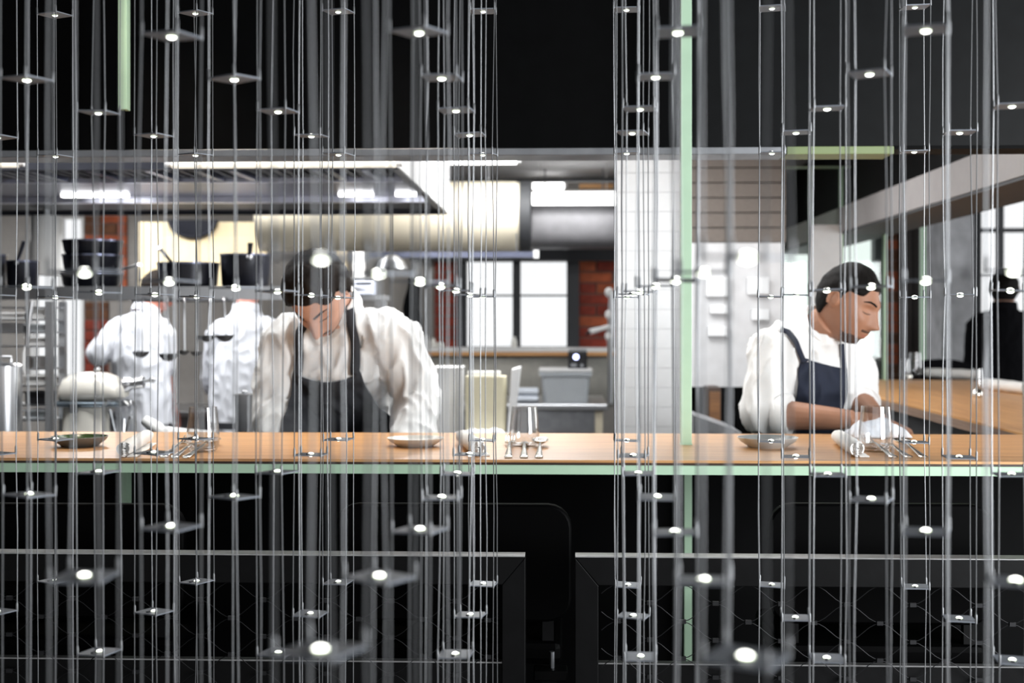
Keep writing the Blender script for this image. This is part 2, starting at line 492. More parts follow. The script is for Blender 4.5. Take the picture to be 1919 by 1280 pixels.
def window(n, h, Y, mf, mp, vx, hz, fw=0.045, depth=0.07, proud=0.03):
    """frame with bars at fractions vx / hz and one pane in each field"""
    x0, x1, z0, z1 = h
    fr = MB()
    y0, y1 = Y - proud, Y - proud + depth
    fr.box(x0, x0 + fw, y0, y1, z0, z1); fr.box(x1 - fw, x1, y0, y1, z0, z1)
    fr.box(x0 + fw, x1 - fw, y0, y1, z0, z0 + fw * 0.5); fr.box(x0 + fw, x1 - fw, y0, y1, z1 - fw * 0.5, z1)
    root = fr.build('window_%d' % n, mf); root['kind'] = 'structure'
    for (f, wd) in vx:
        xc = x0 + (x1 - x0) * f
        MB().box(xc - wd / 2, xc + wd / 2, y0, y1, z0 + fw * 0.5, z1 - fw * 0.5).build('mullion', mf, root)
    xs = [x0 + fw] + [x0 + (x1 - x0) * f for f, _ in vx] + [x1 - fw]
    zs = [z0 + fw * 0.5] + [z0 + (z1 - z0) * f for f, _ in hz] + [z1 - fw * 0.5]
    for i in range(len(xs) - 1):
        l = xs[i] + (vx[i - 1][1] / 2 if i > 0 else 0); r = xs[i + 1] - (vx[i][1] / 2 if i < len(vx) else 0)
        for (f, wd) in hz:
            zc = z0 + (z1 - z0) * f
            MB().box(l, r, y0 + 0.01, y1 - 0.01, zc - wd / 2, zc + wd / 2).build('glazing_bar', mf, root)
        for k in range(len(zs) - 1):
            b = zs[k] + (hz[k - 1][1] / 2 if k > 0 else 0); t = zs[k + 1] - (hz[k][1] / 2 if k < len(hz) else 0)
            MB().box(l, r, Y + 0.012, Y + 0.018, b, t).build('pane', mp, root)
    return root
window(1, h1, YB, M_white, M_pane, [(0.55, 0.03)], [], fw=0.02)
window(2, h2, YB, M_anth, M_pane, [(0.5, 0.052)], [(0.60, 0.012)], fw=0.012)
# wide anthracite jambs beside the kitchen window
for (a, b) in ((858, 872), (1066, 1086)):
    q = rect(a, 489, b, 652, YB - 0.03)
    MB().box(q[0], q[1], YB - 0.05, YB, q[2], q[3]).build('window_jamb', M_anth, wall_back)
for (a, y0, b, y1, ms) in ((816, 489, 858, 652, [M_brick, M_brick]), (1086, 489, 1152, 652, [M_brick, M_brick2]),
                           (162, 405, 240, 560, [M_brown, M_brick2]), (162, 566, 205, 800, [M_brown, M_brick])):
    q = rect(a, y0, b, y1, YB)
    lay_bricks(wall_back, q[0], q[1], q[2], q[3], YB, ms)
# dark header beam over the window, shallow steel backsplash, sill
q = rect(770, 463, 1152, 489, YB - 0.1)
struct('trim_4', MB().box(q[0], q[1] + 0.3, YB - 0.12, YB - 0.03, q[2], q[3]), M_anth)
q = rect(790, 652, 1152, 663, YB - 0.25)
sill = struct('trim_5', MB().box(q[0], q[1], YB - 0.26, YB, q[2] + 0.012, q[3]), M_white, 0.003)
MB().box(q[0], q[1], YB - 0.262, YB - 0.01, q[2] - 0.012, q[2] + 0.012).build('sill_edge', M_wood, sill)
q = rect(790, 663, 1152, 760, YB - 0.02)
struct('trim_6', MB().box(q[0], q[1], YB - 0.03, YB, 0.85, q[3] - 0.03),
       mat('backsplash_steel', (0.42, 0.41, 0.37, 1), 0.35, 1.0, var=0.1))

# ---- tiled partition between kitchen and bar wing
q = rect(1157, 285, 1276, 830, 5.2)
part = struct('wall_partition', MB().box(q[0], q[1], 5.21, 5.33, 0, ZK), M_grey)
tw, th = 0.15, 0.075
z = 0.78; shared = {}
row = 0
while z < ZK - 0.02:
    x = q[0]
    while x < q[1] - 0.005:
        b = min(x + tw, q[1]); t = min(z + th, ZK)
        key = (round(b - x, 3), round(t - z, 3))
        if key not in shared: shared[key] = MB().box(0.0008, b - x - 0.0008, 0, 0.012, 0.0008, t - z - 0.0008).mesh('tile', M_tile)
        o = bpy.data.objects.new('tile', shared[key]); COL.objects.link(o); o.parent = part; o.location = (x, 5.2, z)
        x += tw
    z += th
struct('trim_7', MB().box(q[1] + 0.001, q[1] + 0.024, 5.17, 5.36, 0, ZK), mat('polished_steel_edge', (0.8, 0.8, 0.82, 1), 0.18, 1.0, var=0.04), 0.003)
# white plastered wall further back, brown boards above it
q = rect(1276, 455, 1470, 725, 6.4)
wp = struct('wall_plaster', MB().box(q[0] - 0.2, q[1], 6.4, 6.5, q[2], q[3]), mat('plaster', (0.55, 0.55, 0.56, 1), 0.8, var=0.05))
for (a, b, c, d) in ((1322, 520, 1366, 556), (1330, 572, 1366, 588), (1400, 520, 1440, 552), (1408, 580, 1440, 600), (1326, 612, 1364, 630)):
    r = rect(a, b, c, d, 6.4)
    MB().box(r[0], r[1], 6.375, 6.4, r[2], r[3]).build('switch_plate', M_tile, wp, bevel=0.003)
q2 = rect(1270, 286, 1474, 455, 6.4)
bd = struct('wall_boards', MB().box(q2[0] - 0.2, q2[1], 6.43, 6.52, q2[2], q2[3] + 0.25), M_grey_d)
nb = 6
for i in range(nb + 2):
    hgt = (q2[3] - q2[2]) / nb
    MB().box(q2[0] - 0.2, q2[1], 6.4, 6.43, q2[2] + i * hgt + 0.003, q2[2] + (i + 1) * hgt - 0.003).build('board', mat('weathered_board', lin(104, 96, 90), 0.75, var=0.2, stretch=(2, 20, 20)), bd)
q3 = rect(1270, 725, 1474, 900, 6.4)
struct('wall_recess', MB().box(q3[0] - 0.2, q3[1] + 0.3, 6.46, 6.52, 0, q3[3]), M_black)

# ---- the wing on the right: white bulkhead, underside, mint glazing behind
XW = 1.43
zb0, zb1 = 1.864, 1.99
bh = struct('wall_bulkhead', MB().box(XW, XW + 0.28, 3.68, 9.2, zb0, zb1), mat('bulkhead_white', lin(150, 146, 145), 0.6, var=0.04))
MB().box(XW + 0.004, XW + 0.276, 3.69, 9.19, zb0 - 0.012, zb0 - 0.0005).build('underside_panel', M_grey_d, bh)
struct('wall_void', MB().box(XW + 0.05, XW + 0.3, 3.68, 9.2, zb1 + 0.001, 3.05), M_black)
struct('ceiling_wing', MB().box(XW + 0.3, XR, 3.66, 10.2, 2.75, 2.85), M_grey_d)
struct('wall_void_end', MB().box(P(1470, 400, 7.0).x, XW + 0.05, 8.6, 8.7, 1.87, 2.36), M_black)
mq = rect(1462, 380, 1660, 730, 7.0)
w3 = window(3, (mq[0], mq[1], 0.95, 2.2), 7.0, M_mint, M_pane_m, [(0.29, 0.012), (0.58, 0.012)], [], fw=0.012, depth=0.05)
g = rect(1517, 440, 1577, 540, 6.97)
MB().box(g[0], g[1], 6.955, 6.965, g[2] - 0.1, g[3] + 0.05).build('grey_blind', M_white, w3)
struct('wall_mint_base', MB().box(mq[0], mq[1], 6.97, 7.05, 0, 0.95), M_grey_d)
# far dining wall
YD = 9.6
hD = rect(1832, 372, 1990, 600, YD)
wd = struct('wall_dining', holed(MB(), P(1640, 600, YD).x, XR, 0, 2.75, YD, YD + 0.12, [hD]), M_grey_d)
q = rect(1660, 360, 1690, 720, YD)
lay_bricks(wd, q[0], q[1], q[2], q[3] + 0.1, YD, [M_brown, M_brick2])
window(4, hD, YD, M_anth, M_pane, [(0.27, 0.035), (0.62, 0.03)], [(0.37, 0.012), (0.74, 0.03)], fw=0.02)
q = rect(1690, 380, 1766, 800, YD - 0.12)
dr = struct('door_1', MB().box(q[0], q[1], YD - 0.14, YD - 0.03, 0, q[3]), mat('dark_timber_door', lin(38, 30, 27), 0.6, var=0.2))
for i in range(4):
    x0 = q[0] + (q[1] - q[0]) * i / 4
    MB().box(x0 + 0.006, x0 + (q[1] - q[0]) / 4 - 0.006, YD - 0.155, YD - 0.14, 0.05, q[3] - 0.02).build('door_board', mat('dark_timber_door', (0, 0, 0, 1)), dr)
q = rect(1766, 330, 1826, 820, 8.9)
struct('wall_column', MB().box(q[0], q[1], 8.9, 9.3, 0, 2.75), M_conc, 0.01)
q = rect(1727, 400, 1736, 800, 8.7)
struct('trim_8', MB().box(q[0], q[1], 8.7, 8.74, 0, 2.2), M_mint)

# ================================================================== THE PASS
t = thing('bar_counter', 'long oak bar counter on a mint green steel channel with black front', 'counter', (0, 3.35, 0))
MB().box(XL + 0.02, 2.9, 3.0, 3.7, ZT - 0.006, ZT).build('worktop', M_wood, t)
MB().box(XL + 0.02, 2.9, 3.003, 3.7, ZT - 0.0115, ZT - 0.006).build('worktop_edge', M_wood_e, t)
MB().box(XL + 0.02, 2.9, 3.008, 3.69, ZT - 0.033, ZT - 0.0117).build('steel_channel', M_mint, t)
MB().box(XL + 0.02, 2.9, 3.6, 3.65, 0, ZT - 0.033).build('front_panel', M_black, t)
for px in (232, 1291):
    x = P(px, 900, 3.56).x
    MB().box(x - 0.011, x + 0.009, 3.56, 3.599, 0, ZT - 0.034).build('leg', M_mint, t)
# mint post standing on the worktop, and the hanging one on the left
p0, p1 = P(1276, 600, 3.37), P(1297, 600, 3.37)
post = thing('mint_post', 'tall square mint green post standing on the bar counter', 'post', ((p0.x + p1.x) / 2, 3.385, ZT))
MB().box(p0.x, p1.x, 3.37, 3.398, ZT + 0.003, 2.95).build('shaft', M_mint, post, bevel=0.001)
MB().box(p0.x - 0.001, p1.x + 0.001, 3.369, 3.399, ZT, ZT + 0.003).build('foot_plate', M_mint, post)
p0, p1, p2 = P(222, 205, 3.37), P(238, 205, 3.37), P(230, 280, 3.37)
post = thing('hanging_post', 'short mint green post hanging from the ceiling above the white mixer', 'post', ((p0.x + p1.x) / 2, 3.385, p0.z))
MB().box(p0.x, p1.x, 3.37, 3.398, p0.z, 2.95).build('shaft', M_mint, post, bevel=0.001)
MB().tube([(p0.x + 0.011, 3.385, p0.z), (p0.x + 0.011, 3.385, p2.z)], 0.0015, 6).build('rod', M_blackpaint, post)

# wing counter
t = thing('wing_counter', 'oak counter wing running back from the bar on the dining side', 'counter', (1.7, 5.2, 0))
MB().box(1.26, 2.1, 3.702, 7.0, ZT - 0.006, ZT).build('worktop', M_wood_y, t)
MB().box(1.26, 2.1, 3.702, 7.0, ZT - 0.035, ZT - 0.006).build('worktop_edge', wood_mat('oak_side_edge', lin(112, 92, 80), lin(150, 126, 110), 0.4, 'Y'), t)
MB().box(1.36, 1.4, 3.71, 7.0, 0, ZT - 0.035).build('side_panel', M_grey_d, t)
MB().box(1.401, 1.9, 6.9, 6.99, 0, ZT - 0.035).build('end_panel', M_grey_d, t)
MB().box(1.08, 1.359, 3.9, 6.8, 0.78, 0.80).build('lower_shelf', M_steel_d, t)
MB().box(1.09, 1.13, 3.92, 3.96, 0, 0.78).build('leg', M_steel_d, t)
MB().box(1.09, 1.13, 6.7, 6.74, 0, 0.78).build('leg', M_steel_d, t)

# prep bench hidden behind the pass
t = thing('prep_bench', 'low steel prep bench behind the bar counter', 'bench', (0, 3.85, 0))
MB().box(-2.9, 0.9, 3.715, 3.99, 0.92, 0.94).build('top', M_steel, t)
for x in (-2.8, -1, 0.85): MB().box(x - 0.02, x + 0.02, 3.73, 3.77, 0, 0.92).build('leg', M_steel, t)

# ================================================================== RAILING BELOW
YR = 2.65
zr = P(1052, 1045, YR).z
def railing(x0px, x1px, label, miter_left, miter_right):
    a, b = P(x0px, 1045, YR).x, P(x1px, 1045, YR).x
    t = thing('railing_panel', label, 'railing', ((a + b) / 2, YR, 0), 0, 'black mesh railing panels')
    wv = 0.046
    z1 = zr; zi = P(1052, 1097, YR).z
    dpt = 0.045
    # mitred top rail and stiles
    MB().prism([(a, z1), (b, z1), (b - (wv if miter_right else 0), zi), (a + (wv if miter_left else 0), zi)], YR, YR + dpt, 'Y').build('top_rail', M_blackpaint, t, bevel=0.0015)
    MB().box(a + 0.001, b - 0.001, YR + 0.001, YR + dpt, z1 + 0.0004, z1 + 0.0025).build('top_strip', mat('worn_steel_strip', (0.5, 0.5, 0.5, 1), 0.35, 0.9, var=0.4, scale=30, stretch=(1, 30, 30)), t)
    if miter_left: MB().prism([(a, z1), (a + wv, zi - 0.0006), (a + wv, 0.05), (a, 0.05)], YR, YR + dpt, 'Y').build('stile', M_blackpaint, t, bevel=0.0015)
    if miter_right: MB().prism([(b, z1), (b - wv, zi - 0.0006), (b - wv, 0.05), (b, 0.05)], YR, YR + dpt, 'Y').build('stile', M_blackpaint, t, bevel=0.0015)
    zl = P(1052, 1243, YR + 0.03).z
    l, r = a + (wv if miter_left else 0), b - (wv if miter_right else 0)
    MB().box(l, r, YR + 0.024, YR + dpt, zl - 0.05, zl).build('middle_rail', M_blackpaint, t)
    MB().box(l, r, YR + 0.024, YR + dpt, zl + 0.0003, zl + 0.003).build('middle_strip', mat('worn_steel_strip', (0, 0, 0, 1)), t)
    MB().box(l, r, YR, YR + dpt, 0.05, 0.095).build('bottom_rail', M_blackpaint, t)
    for xx in ((a + 0.02) if miter_left else (a + 0.5), (b - 0.02) if miter_right else (b - 0.5)):
        MB().box(xx - 0.02, xx + 0.02, YR - 0.01, YR + 0.06, 0, 0.05).build('foot', M_blackpaint, t)
    # rope mesh
    M_rope = mat('rope_steel', (0.03, 0.03, 0.032, 1), 0.5, 0.7)
    dx = 61 * YR / F; dz = 34.6 * YR / F
    ph = P(1590, 1131, YR).x
    fer = MB().box(-0.006, 0.006, -0.003, 0.003, -0.004, 0.004).mesh('ferrule', M_rope)
    k0, k1 = math.floor((l - ph) / dx), math.ceil((r - ph) / dx)
    zrow = [P(1052, 1131, YR).z + dz - i * dz for i in range(7)]
    for i in range(6):
        pts = []
        for k in range(k0, k1):
            for s in range(6):
                f = s / 6
                x = ph + (k + f) * dx
                if not (l <= x <= r): continue
                even = (k % 2 == 0) == (i % 2 == 0)
                za, zb_ = (zrow[i + 1], zrow[i]) if even else (zrow[i], zrow[i + 1])
                sm = f + 0.09 * -math.sin(2 * PI * f)
                pts.append((x, YR + 0.012, za + (zb_ - za) * sm))
        if len(pts) > 3: MB().tube(pts, 0.0009, 5).build('mesh_cable', M_rope, t, smooth=True)
    for i in range(1, 7):
        for k in range(k0, k1):
            if (k % 2 == 0) == (i % 2 == 1):
                x = ph + k * dx
                if l < x < r:
                    o = bpy.data.objects.new('ferrule', fer); COL.objects.link(o); o.parent = t
                    o.location = (x - t.location.x, YR + 0.012 - t.location.y, zrow[i])
    return t
railing(-260, 985, 'black steel railing panel with rope mesh in front of the mixer side of the bar', False, True)
railing(1078, 2180, 'black steel railing panel with rope mesh below the mint post', True, False)
# small foot bracket in the gap between the two panels
a, b = P(1000, 1257, 2.75), P(1064, 1278, 2.75)
t = thing('floor_bracket', 'small black bracket block in the gap between the railing panels', 'bracket', ((a.x + b.x) / 2, 2.77, 0))
MB().box(a.x, b.x, 2.75, 2.80, b.z, a.z).build('block', M_blackpaint, t, bevel=0.003)
MB().box((a.x + b.x) / 2 - 0.012, (a.x + b.x) / 2 + 0.012, 2.765, 2.785, 0.01, b.z).build('stem', M_blackpaint, t)
MB().box(a.x, b.x, 2.74, 2.81, 0, 0.01).build('base_plate', M_blackpaint, t)
c = P(1035, 1240, 2.77)
MB().tube([(c.x, 2.775, a.z), (c.x, 2.775, P(1035, 1222, 2.77).z)], 0.006, 10).build('pin', M_steel_d, t, smooth=True)

# black bar chairs between railing and counter
def bar_chair(xa, xb, label):
    a, b = P(xa, 942, 2.86), P(xb, 942, 2.86)
    cx, wd_ = (a.x + b.x) / 2, (b.x - a.x)
    t = thing('bar_chair', label, 'chair', (cx, 2.98, 0), 0, 'black bar chairs')
    zt, zs = a.z, 0.74
    M_seat = mat('black_leather', (0.0008, 0.0008, 0.0009, 1), 0.55, spec=0.05)
    prof = []
    for (sx, sz, a0) in ((1, 1, 0), (-1, 1, 90), (-1, -1, 180), (1, -1, 270)):
        for k in range(6):
            an = math.radians(a0 + 90 * k / 5)
            prof.append((cx + sx * (wd_ / 2 - 0.05) + 0.05 * math.cos(an), (zt - 0.05 if sz > 0 else zs + 0.09) + 0.05 * math.sin(an)))
    MB().prism(prof, 2.845, 2.875, 'Y').build('backrest', M_seat, t, smooth=True, bevel=0.006)
    MB().box(cx - wd_ / 2 + 0.02, cx + wd_ / 2 - 0.02, 2.84, 3.2, zs - 0.05, zs).build('seat', M_seat, t, bevel=0.015)
    for sx in (-1, 1):
        x = cx + sx * (wd_ / 2 - 0.05)
        MB().box(x - 0.012, x + 0.012, 2.848, 2.872, 0, zs - 0.05).build('leg', M_blackpaint, t)
        MB().box(x - 0.012, x + 0.012, 3.16, 3.184, 0, zs - 0.05).build('leg', M_blackpaint, t)
        MB().box(x - 0.012, x + 0.012, 2.85, 2.87, zs, zs + 0.1).build('back_post', M_blackpaint, t)
    MB().box(cx - wd_ / 2 + 0.06, cx + wd_ / 2 - 0.06, 2.85, 2.87, 0.28, 0.3).build('stretcher', M_blackpaint, t)
bar_chair(-80, 348, 'black bar chair below the white mixer')
bar_chair(630, 1072, 'black bar chair at the gap between the railing panels')
bar_chair(1440, 1860, 'black bar chair below the chef in the navy apron')

# ================================================================== THE HANGING LIGHT CURTAIN
S = 0.25
Z0 = ZC + 0.15 * S
ROWS = {0: [(104, 21), (368, 16), (634, 33), (905, 40), (1176, 41), (1446, 38), (1714, 42)],
        1: [(-6, 22), (290, 25), (584, 37), (881, 38), (1186, 30), (1493, 36), (1799, 38)],
        2: [(185, 32), (522, 27), (856, 42), (1199, 39), (1550, 40), (1895, 36)],
        3: [(53, 20), (440, 18), (828, 40), (1231, 40), (1632, 25)],
        4: [(320, 22), (786, 22), (1268, 40), (1738, 28)],
        5: [(158, 40), (711, 15), (1318, 38), (1902, 30)],
        6: [(600, 20), (1398, 18)]}
ROWTXT = ['row nearest the bar', 'second row from the bar', 'third row from the bar', 'middle row', 'third row from the camera',
          'second row from the camera', 'row nearest the camera']
NTH = ['leftmost', 'second from the left', 'third from the left', 'fourth from the left', 'fifth from the left', 'sixth from the left', 'seventh from the left']
HS = 0.0222           # half side of a plate
rd = HS * math.sqrt(2) - 0.0016
me_plate = MB().box(-HS, HS, -HS, HS, -0.0009, 0.0009).mesh('plate', M_plate)
me_led = MB().ball((0, 0, 0), 0.0053, 0.0053, 0.0034, 16, 10).mesh('led', M_led, smooth=True)
me_crimp = MB().lathe([(0.0, -0.004), (0.0018, -0.004), (0.0018, 0.0), (0.0018, 0.0075), (0.0012, 0.010), (0, 0.010)], n=8).mesh('crimp', M_wire, smooth=True)
me_comp = MB().box(-0.0035, 0.0035, -0.002, 0.002, 0.0009, 0.0024).mesh('component', M_comp)
for row, cols in ROWS.items():
    Yk = (9.416 - row) * S
    for i, (px, phi) in enumerate(cols):
        X = P(px, 600, Yk).x
        lab = 'wire strand of LED plates, %s, %s' % (NTH[i], ROWTXT[row])
        t = thing('light_strand', lab, 'light strand', (X, Yk, 2.95), 0, 'hanging LED strands')
        ns = list(range(-2, 3)) if row <= 2 else list(range(-1, 2))
        ph0 = math.radians(phi)
        lv = {}
        for n in range(-5, 6):
            a = ph0 + math.radians(random.uniform(-5, 5))
            lv[n] = (Vector((random.uniform(-1, 1) * 0.0015, random.uniform(-1, 1) * 0.0015, Z0 - n * S - 2.95 + random.uniform(-1, 1) * 0.0012)), a)
        for k in range(4):
            pts = [(rd * math.cos(ph0 + k * PI / 2), rd * math.sin(ph0 + k * PI / 2), 0.0)]
            for n in range(-5, 6):
                c, a = lv[n]
                q = c + Vector((rd * math.cos(a + k * PI / 2), rd * math.sin(a + k * PI / 2), 0))
                pts.append(tuple(q))
                if n < 5:      # a touch of slack between two plates
                    c2, a2 = lv[n + 1]
                    q2 = c2 + Vector((rd * math.cos(a2 + k * PI / 2), rd * math.sin(a2 + k * PI / 2), 0))
                    m_ = (q + q2) / 2
                    bow = random.uniform(0.0, 0.0022)
                    m_ += Vector((math.cos(a + k * PI / 2), math.sin(a + k * PI / 2), 0)) * random.choice((-0.3, 1)) * bow
                    pts.append(tuple(m_))
            MB().tube(pts, 0.00085, 6).build('wire', M_wire, t, smooth=True, local=True)
        for n in ns:
            c, a = lv[n]
            pl = bpy.data.objects.new('plate', me_plate); COL.objects.link(pl); pl.parent = t
            pl.location = c
            pl.rotation_euler = (random.uniform(-1, 1) * 0.035, random.uniform(-1, 1) * 0.035, a + PI / 4)
            for (nm, me, loc) in [('led', me_led, (0, 0, 0)), ('component', me_comp, (-0.011, 0.002, 0))] + \
                                 [('crimp', me_crimp, (sx * (HS - 0.0012), sy * (HS - 0.0012), 0.002)) for sx in (-1, 1) for sy in (-1, 1)]:
                o = bpy.data.objects.new(nm, me); COL.objects.link(o); o.parent = pl; o.location = loc

# ================================================================== KITCHEN EQUIPMENT
# ---- extraction hood seen from below
zh = P(745, 316, 4.6).z
Yn, Yf = 4.6, 2530 * (zh - ZC) / (HOR - 402)
xr = P(745, 316, 4.6).x
t = thing('extraction_hood', 'dark steel extraction hood with baffle filters above the cooking line', 'hood', (-2.2, 5.6, zh))
xl = -4.1
M_fr = M_hood
MB().box(xl, xr, Yn, Yf, zh + 0.10, ZK - 0.002).build('body', M_hood_d, t)
MB().box(xl, xr, Yn, Yn + 0.03, zh, zh + 0.0995).build('front_skirt', M_hood_d, t)  # front skirt near black: shade between hood and bulkhead put into its colour
MB().box(xl, xr, Yf - 0.03, Yf, zh, zh + 0.0995).build('rear_skirt', M_hood_d, t)
MB().box(xr - 0.025, xr, Yn + 0.031, Yf - 0.031, zh, zh + 0.0995).build('side_skirt', M_steel_d, t)
MB().box(xr + 0.0005, xr + 0.006, Yn, Yf, zh + 0.004, ZK - 0.002).build('side_cladding', M_white, t)
MB().box(xl, xr - 0.03, 5.0, 5.03, zh - 0.004, zh + 0.03).build('cross_bar', mat('bright_bar', (0.72, 0.74, 0.86, 1), 0.3, 0.9), t)
MB().box(xl, xr - 0.03, 5.86, 5.92, zh - 0.004, zh + 0.03).build('cross_bar', mat('bright_bar', (0, 0, 0, 1)), t)
MB().box(xl, xr - 0.03, 5.04, 5.85, zh + 0.02, zh + 0.03).build('baffle_plate', M_hood, t)
MB().box(xl, xr - 0.03, 5.93, Yf - 0.04, zh + 0.02, zh + 0.03).build('rear_plate', M_hood_d, t)
me_a = MB().box(0, 0.026, 0, 0.34, 0, 0.02).mesh('filter_slat', M_hood)
me_b = MB().box(0, 0.026, 0, 0.34, 0, 0.02).mesh('filter_slat', M_hood_d)
x = xl + 0.05
while x < xr - 0.06:
    o = bpy.data.objects.new('filter_slat', random.choice((me_a, me_b, me_b))); COL.objects.link(o); o.parent = t
    o.location = Vector((x, 4.64, zh + 0.01 - (0.012 if o.data is me_a else 0))) - t.location
    x += 0.042
for (a, b) in ((118, 178), (184, 240), (636, 700), (742, 780)):
    p, q = P(a, 371, 5.68), P(b, 371, 5.68)
    l = MB().box(p.x, q.x, 5.66, 5.70, zh + 0.004, zh + 0.019).build('hood_lamp', M_tube, t)
    l = area_light('hood_lamp_light', Vector(((p.x + q.x) / 2, 5.68, zh - 0.002)) - t.location, (0, 0, 0), q.x - p.x, 0.04, 6, (1, 0.985, 0.96)); l.parent = t
# ---- strip lamps under the kitchen ceiling
def strip_lamp(x0, x1, ytop, ybot, Y, m, label, light=0, endcap=True):
    a, b = P(x0, ytop, Y), P(x1, ybot, Y)
    r = (a.z - b.z) / 2
    zc = (a.z + b.z) / 2
    t = thing('strip_lamp', label, 'lamp', ((a.x + b.x) / 2, Y, zc), 0, 'kitchen strip lamps')
    MB().tube([(a.x + 0.01, Y, zc), (b.x - 0.01, Y, zc)], r, 14).build('tube', m, t, smooth=True)
    for x in (a.x, b.x): MB().tube([(x - 0.012, Y, zc), (x + 0.012, Y, zc)], r * 0.85, 14).build('end_cap', M_white, t, smooth=True)
    MB().box(a.x, b.x, Y - r * 0.3, Y + r * 0.3, zc + r * 1.0, zc + r * 1.3).build('housing', M_white, t)
    for f in (0.12, 0.88):
        x = a.x + (b.x - a.x) * f
        MB().tube([(x, Y, zc + r * 1.3), (x, Y, ZK)], 0.004, 6).build('hanger', M_white, t)
    if light:
        l = area_light('strip_lamp_light', (0, 0, -r - 0.004), (0, 0, 0), b.x - a.x, 0.04, light, (1, 0.985, 0.96))
        l.parent = t
    return t
strip_lamp(752, 972, 291, 308, 6.9, M_tube, 'bright white tube lamp beside the end of the hood', 3)
strip_lamp(995, 1157, 361, 384, 8.2, M_tube, 'bright white tube lamp in front of the grey duct', 3)
strip_lamp(996, 1060, 343, 355, 8.75, M_tube, 'small white lamp above the grey duct', 0)
strip_lamp(318, 748, 296, 314, 4.5, M_tube_w, 'long cream strip lamp along the front of the hood', 0)
strip_lamp(-260, 40, 296, 314, 4.5, M_tube_w, 'cream strip lamp end at the picture edge above the racks', 0)
# added ceiling panels, unseen above the bulkhead line, that brighten the kitchen
def added_ceiling_panel(x, y, label, power, sx=1.2, sy=0.6):
    t = thing('added_ceiling_lamp', label, 'lamp', (x, y, ZK), 0, 'added kitchen ceiling lamps')
    MB().box(x - sx / 2, x + sx / 2, y - sy / 2, y + sy / 2, ZK - 0.03, ZK - 0.0005).build('frame', M_white, t)
    MB().box(x - sx / 2 + 0.02, x + sx / 2 - 0.02, y - sy / 2 + 0.02, y + sy / 2 - 0.02, ZK - 0.034, ZK - 0.0305).build('diffuser', M_tube, t)
    l = area_light('added_ceiling_lamp_light', (0, 0, -0.04), (0, 0, 0), sx - 0.05, sy - 0.05, power, (0.97, 0.985, 1.0)); l.parent = t
added_ceiling_panel(-1.75, 4.12, 'added flat ceiling lamp above the pass on the mixer side', 12)
added_ceiling_panel(-0.25, 4.12, 'added flat ceiling lamp above the pass near the tiled partition', 8)
added_ceiling_panel(0.62, 4.3, 'added flat ceiling lamp above the chef in the navy apron', 4.5, 0.8, 0.6)
added_ceiling_panel(-1.9, 7.1, 'added flat ceiling lamp above the two chefs with their backs turned', 30)
added_ceiling_panel(-3.2, 7.6, 'added flat ceiling lamp above the left kitchen window', 30)
added_ceiling_panel(-0.15, 6.75, 'added flat ceiling lamp in front of the kitchen window', 10, 0.6, 0.4)
added_ceiling_panel(0.75, 5.6, 'added flat ceiling lamp before the white plastered wall', 5, 0.7, 0.6)
added_ceiling_panel(0.0, 5.7, 'added flat ceiling lamp behind the tube lamps', 14, 0.9, 0.6)
# ---- ducts
a, b = P(662, 341, 7.3), P(968, 471, 7.3)
r = (a.z - b.z) / 2; zc = (a.z + b.z) / 2
t = thing('ventilation_duct', 'large round cream ventilation duct with dark flange at its end', 'duct', ((a.x + b.x) / 2, 7.3, zc))
MB().lathe([(0.0, a.x - 0.5), (r, a.x - 0.5), (r, b.x), (r * 0.97, b.x + 0.005), (r * 0.97, b.x + 0.02), (0, b.x + 0.02)], (0, 7.3, zc), 40, 'X').build('pipe', M_cream, t, smooth=True)
MB().lathe([(r * 0.9, b.x + 0.0205), (r * 1.0, b.x + 0.0205), (r * 1.0, b.x + 0.08), (r * 0.9, b.x + 0.08)], (0, 7.3, zc), 40, 'X', close=True).build('flange', M_grey_d, t, smooth=30)
MB().lathe([(0, b.x + 0.0225), (r * 0.895, b.x + 0.0225), (r * 0.895, b.x + 0.03), (0, b.x + 0.03)], (0, 7.3, zc), 40, 'X').build('end_plate', M_grey_d, t, smooth=30)
for x in (a.x - 0.1, b.x - 0.15):
    MB().tube([(x, 7.3, zc + r), (x, 7.3, ZK)], 0.006, 6).build('hanger', M_steel_d, t)
a, b = P(992, 383, 8.5), P(1160, 467, 8.5)
r = (a.z - b.z) / 2; zc = (a.z + b.z) / 2
t = thing('grey_duct', 'grey galvanised duct with a centre seam under the tube lamp', 'duct', ((a.x + b.x) / 2, 8.5, zc))
MB().ringloft([((x, 8.5, zc), Vector((0, 1, 0)), Vector((0, 0, 1)), r, r) for x in (a.x, b.x + 0.1)], 36, power=3).build('pipe', mat('galvanised', (0.20, 0.20, 0.215, 1), 0.5, 0.3, var=0.08), t, smooth=True)
xm = P(1060, 420, 8.5).x
MB().ringloft([((x, 8.5, zc), Vector((0, 1, 0)), Vector((0, 0, 1)), r * 1.02, r * 1.02) for x in (xm - 0.015, xm + 0.015)], 36, power=3).build('seam', mat('galvanised', (0, 0, 0, 1)), t, smooth=True)
for x in (a.x + 0.1, b.x - 0.1): MB().tube([(x, 8.5, zc + r), (x, 8.5, ZK)], 0.006, 6).build('hanger', M_steel_d, t)
# dark beam line and timber glimpsed above the duct
q = rect(780, 333, 1155, 341, 7.9)
tag(MB().box(q[0], q[1], 7.9, 7.96, q[2], q[3]).build('ceiling_beam', M_grey_d), kind='structure')
q = rect(1086, 344, 1150, 353, 8.6)
tag(MB().box(q[0], q[1], 8.6, 8.7, q[2], q[3]).build('ceiling_beam', M_wood), kind='structure')
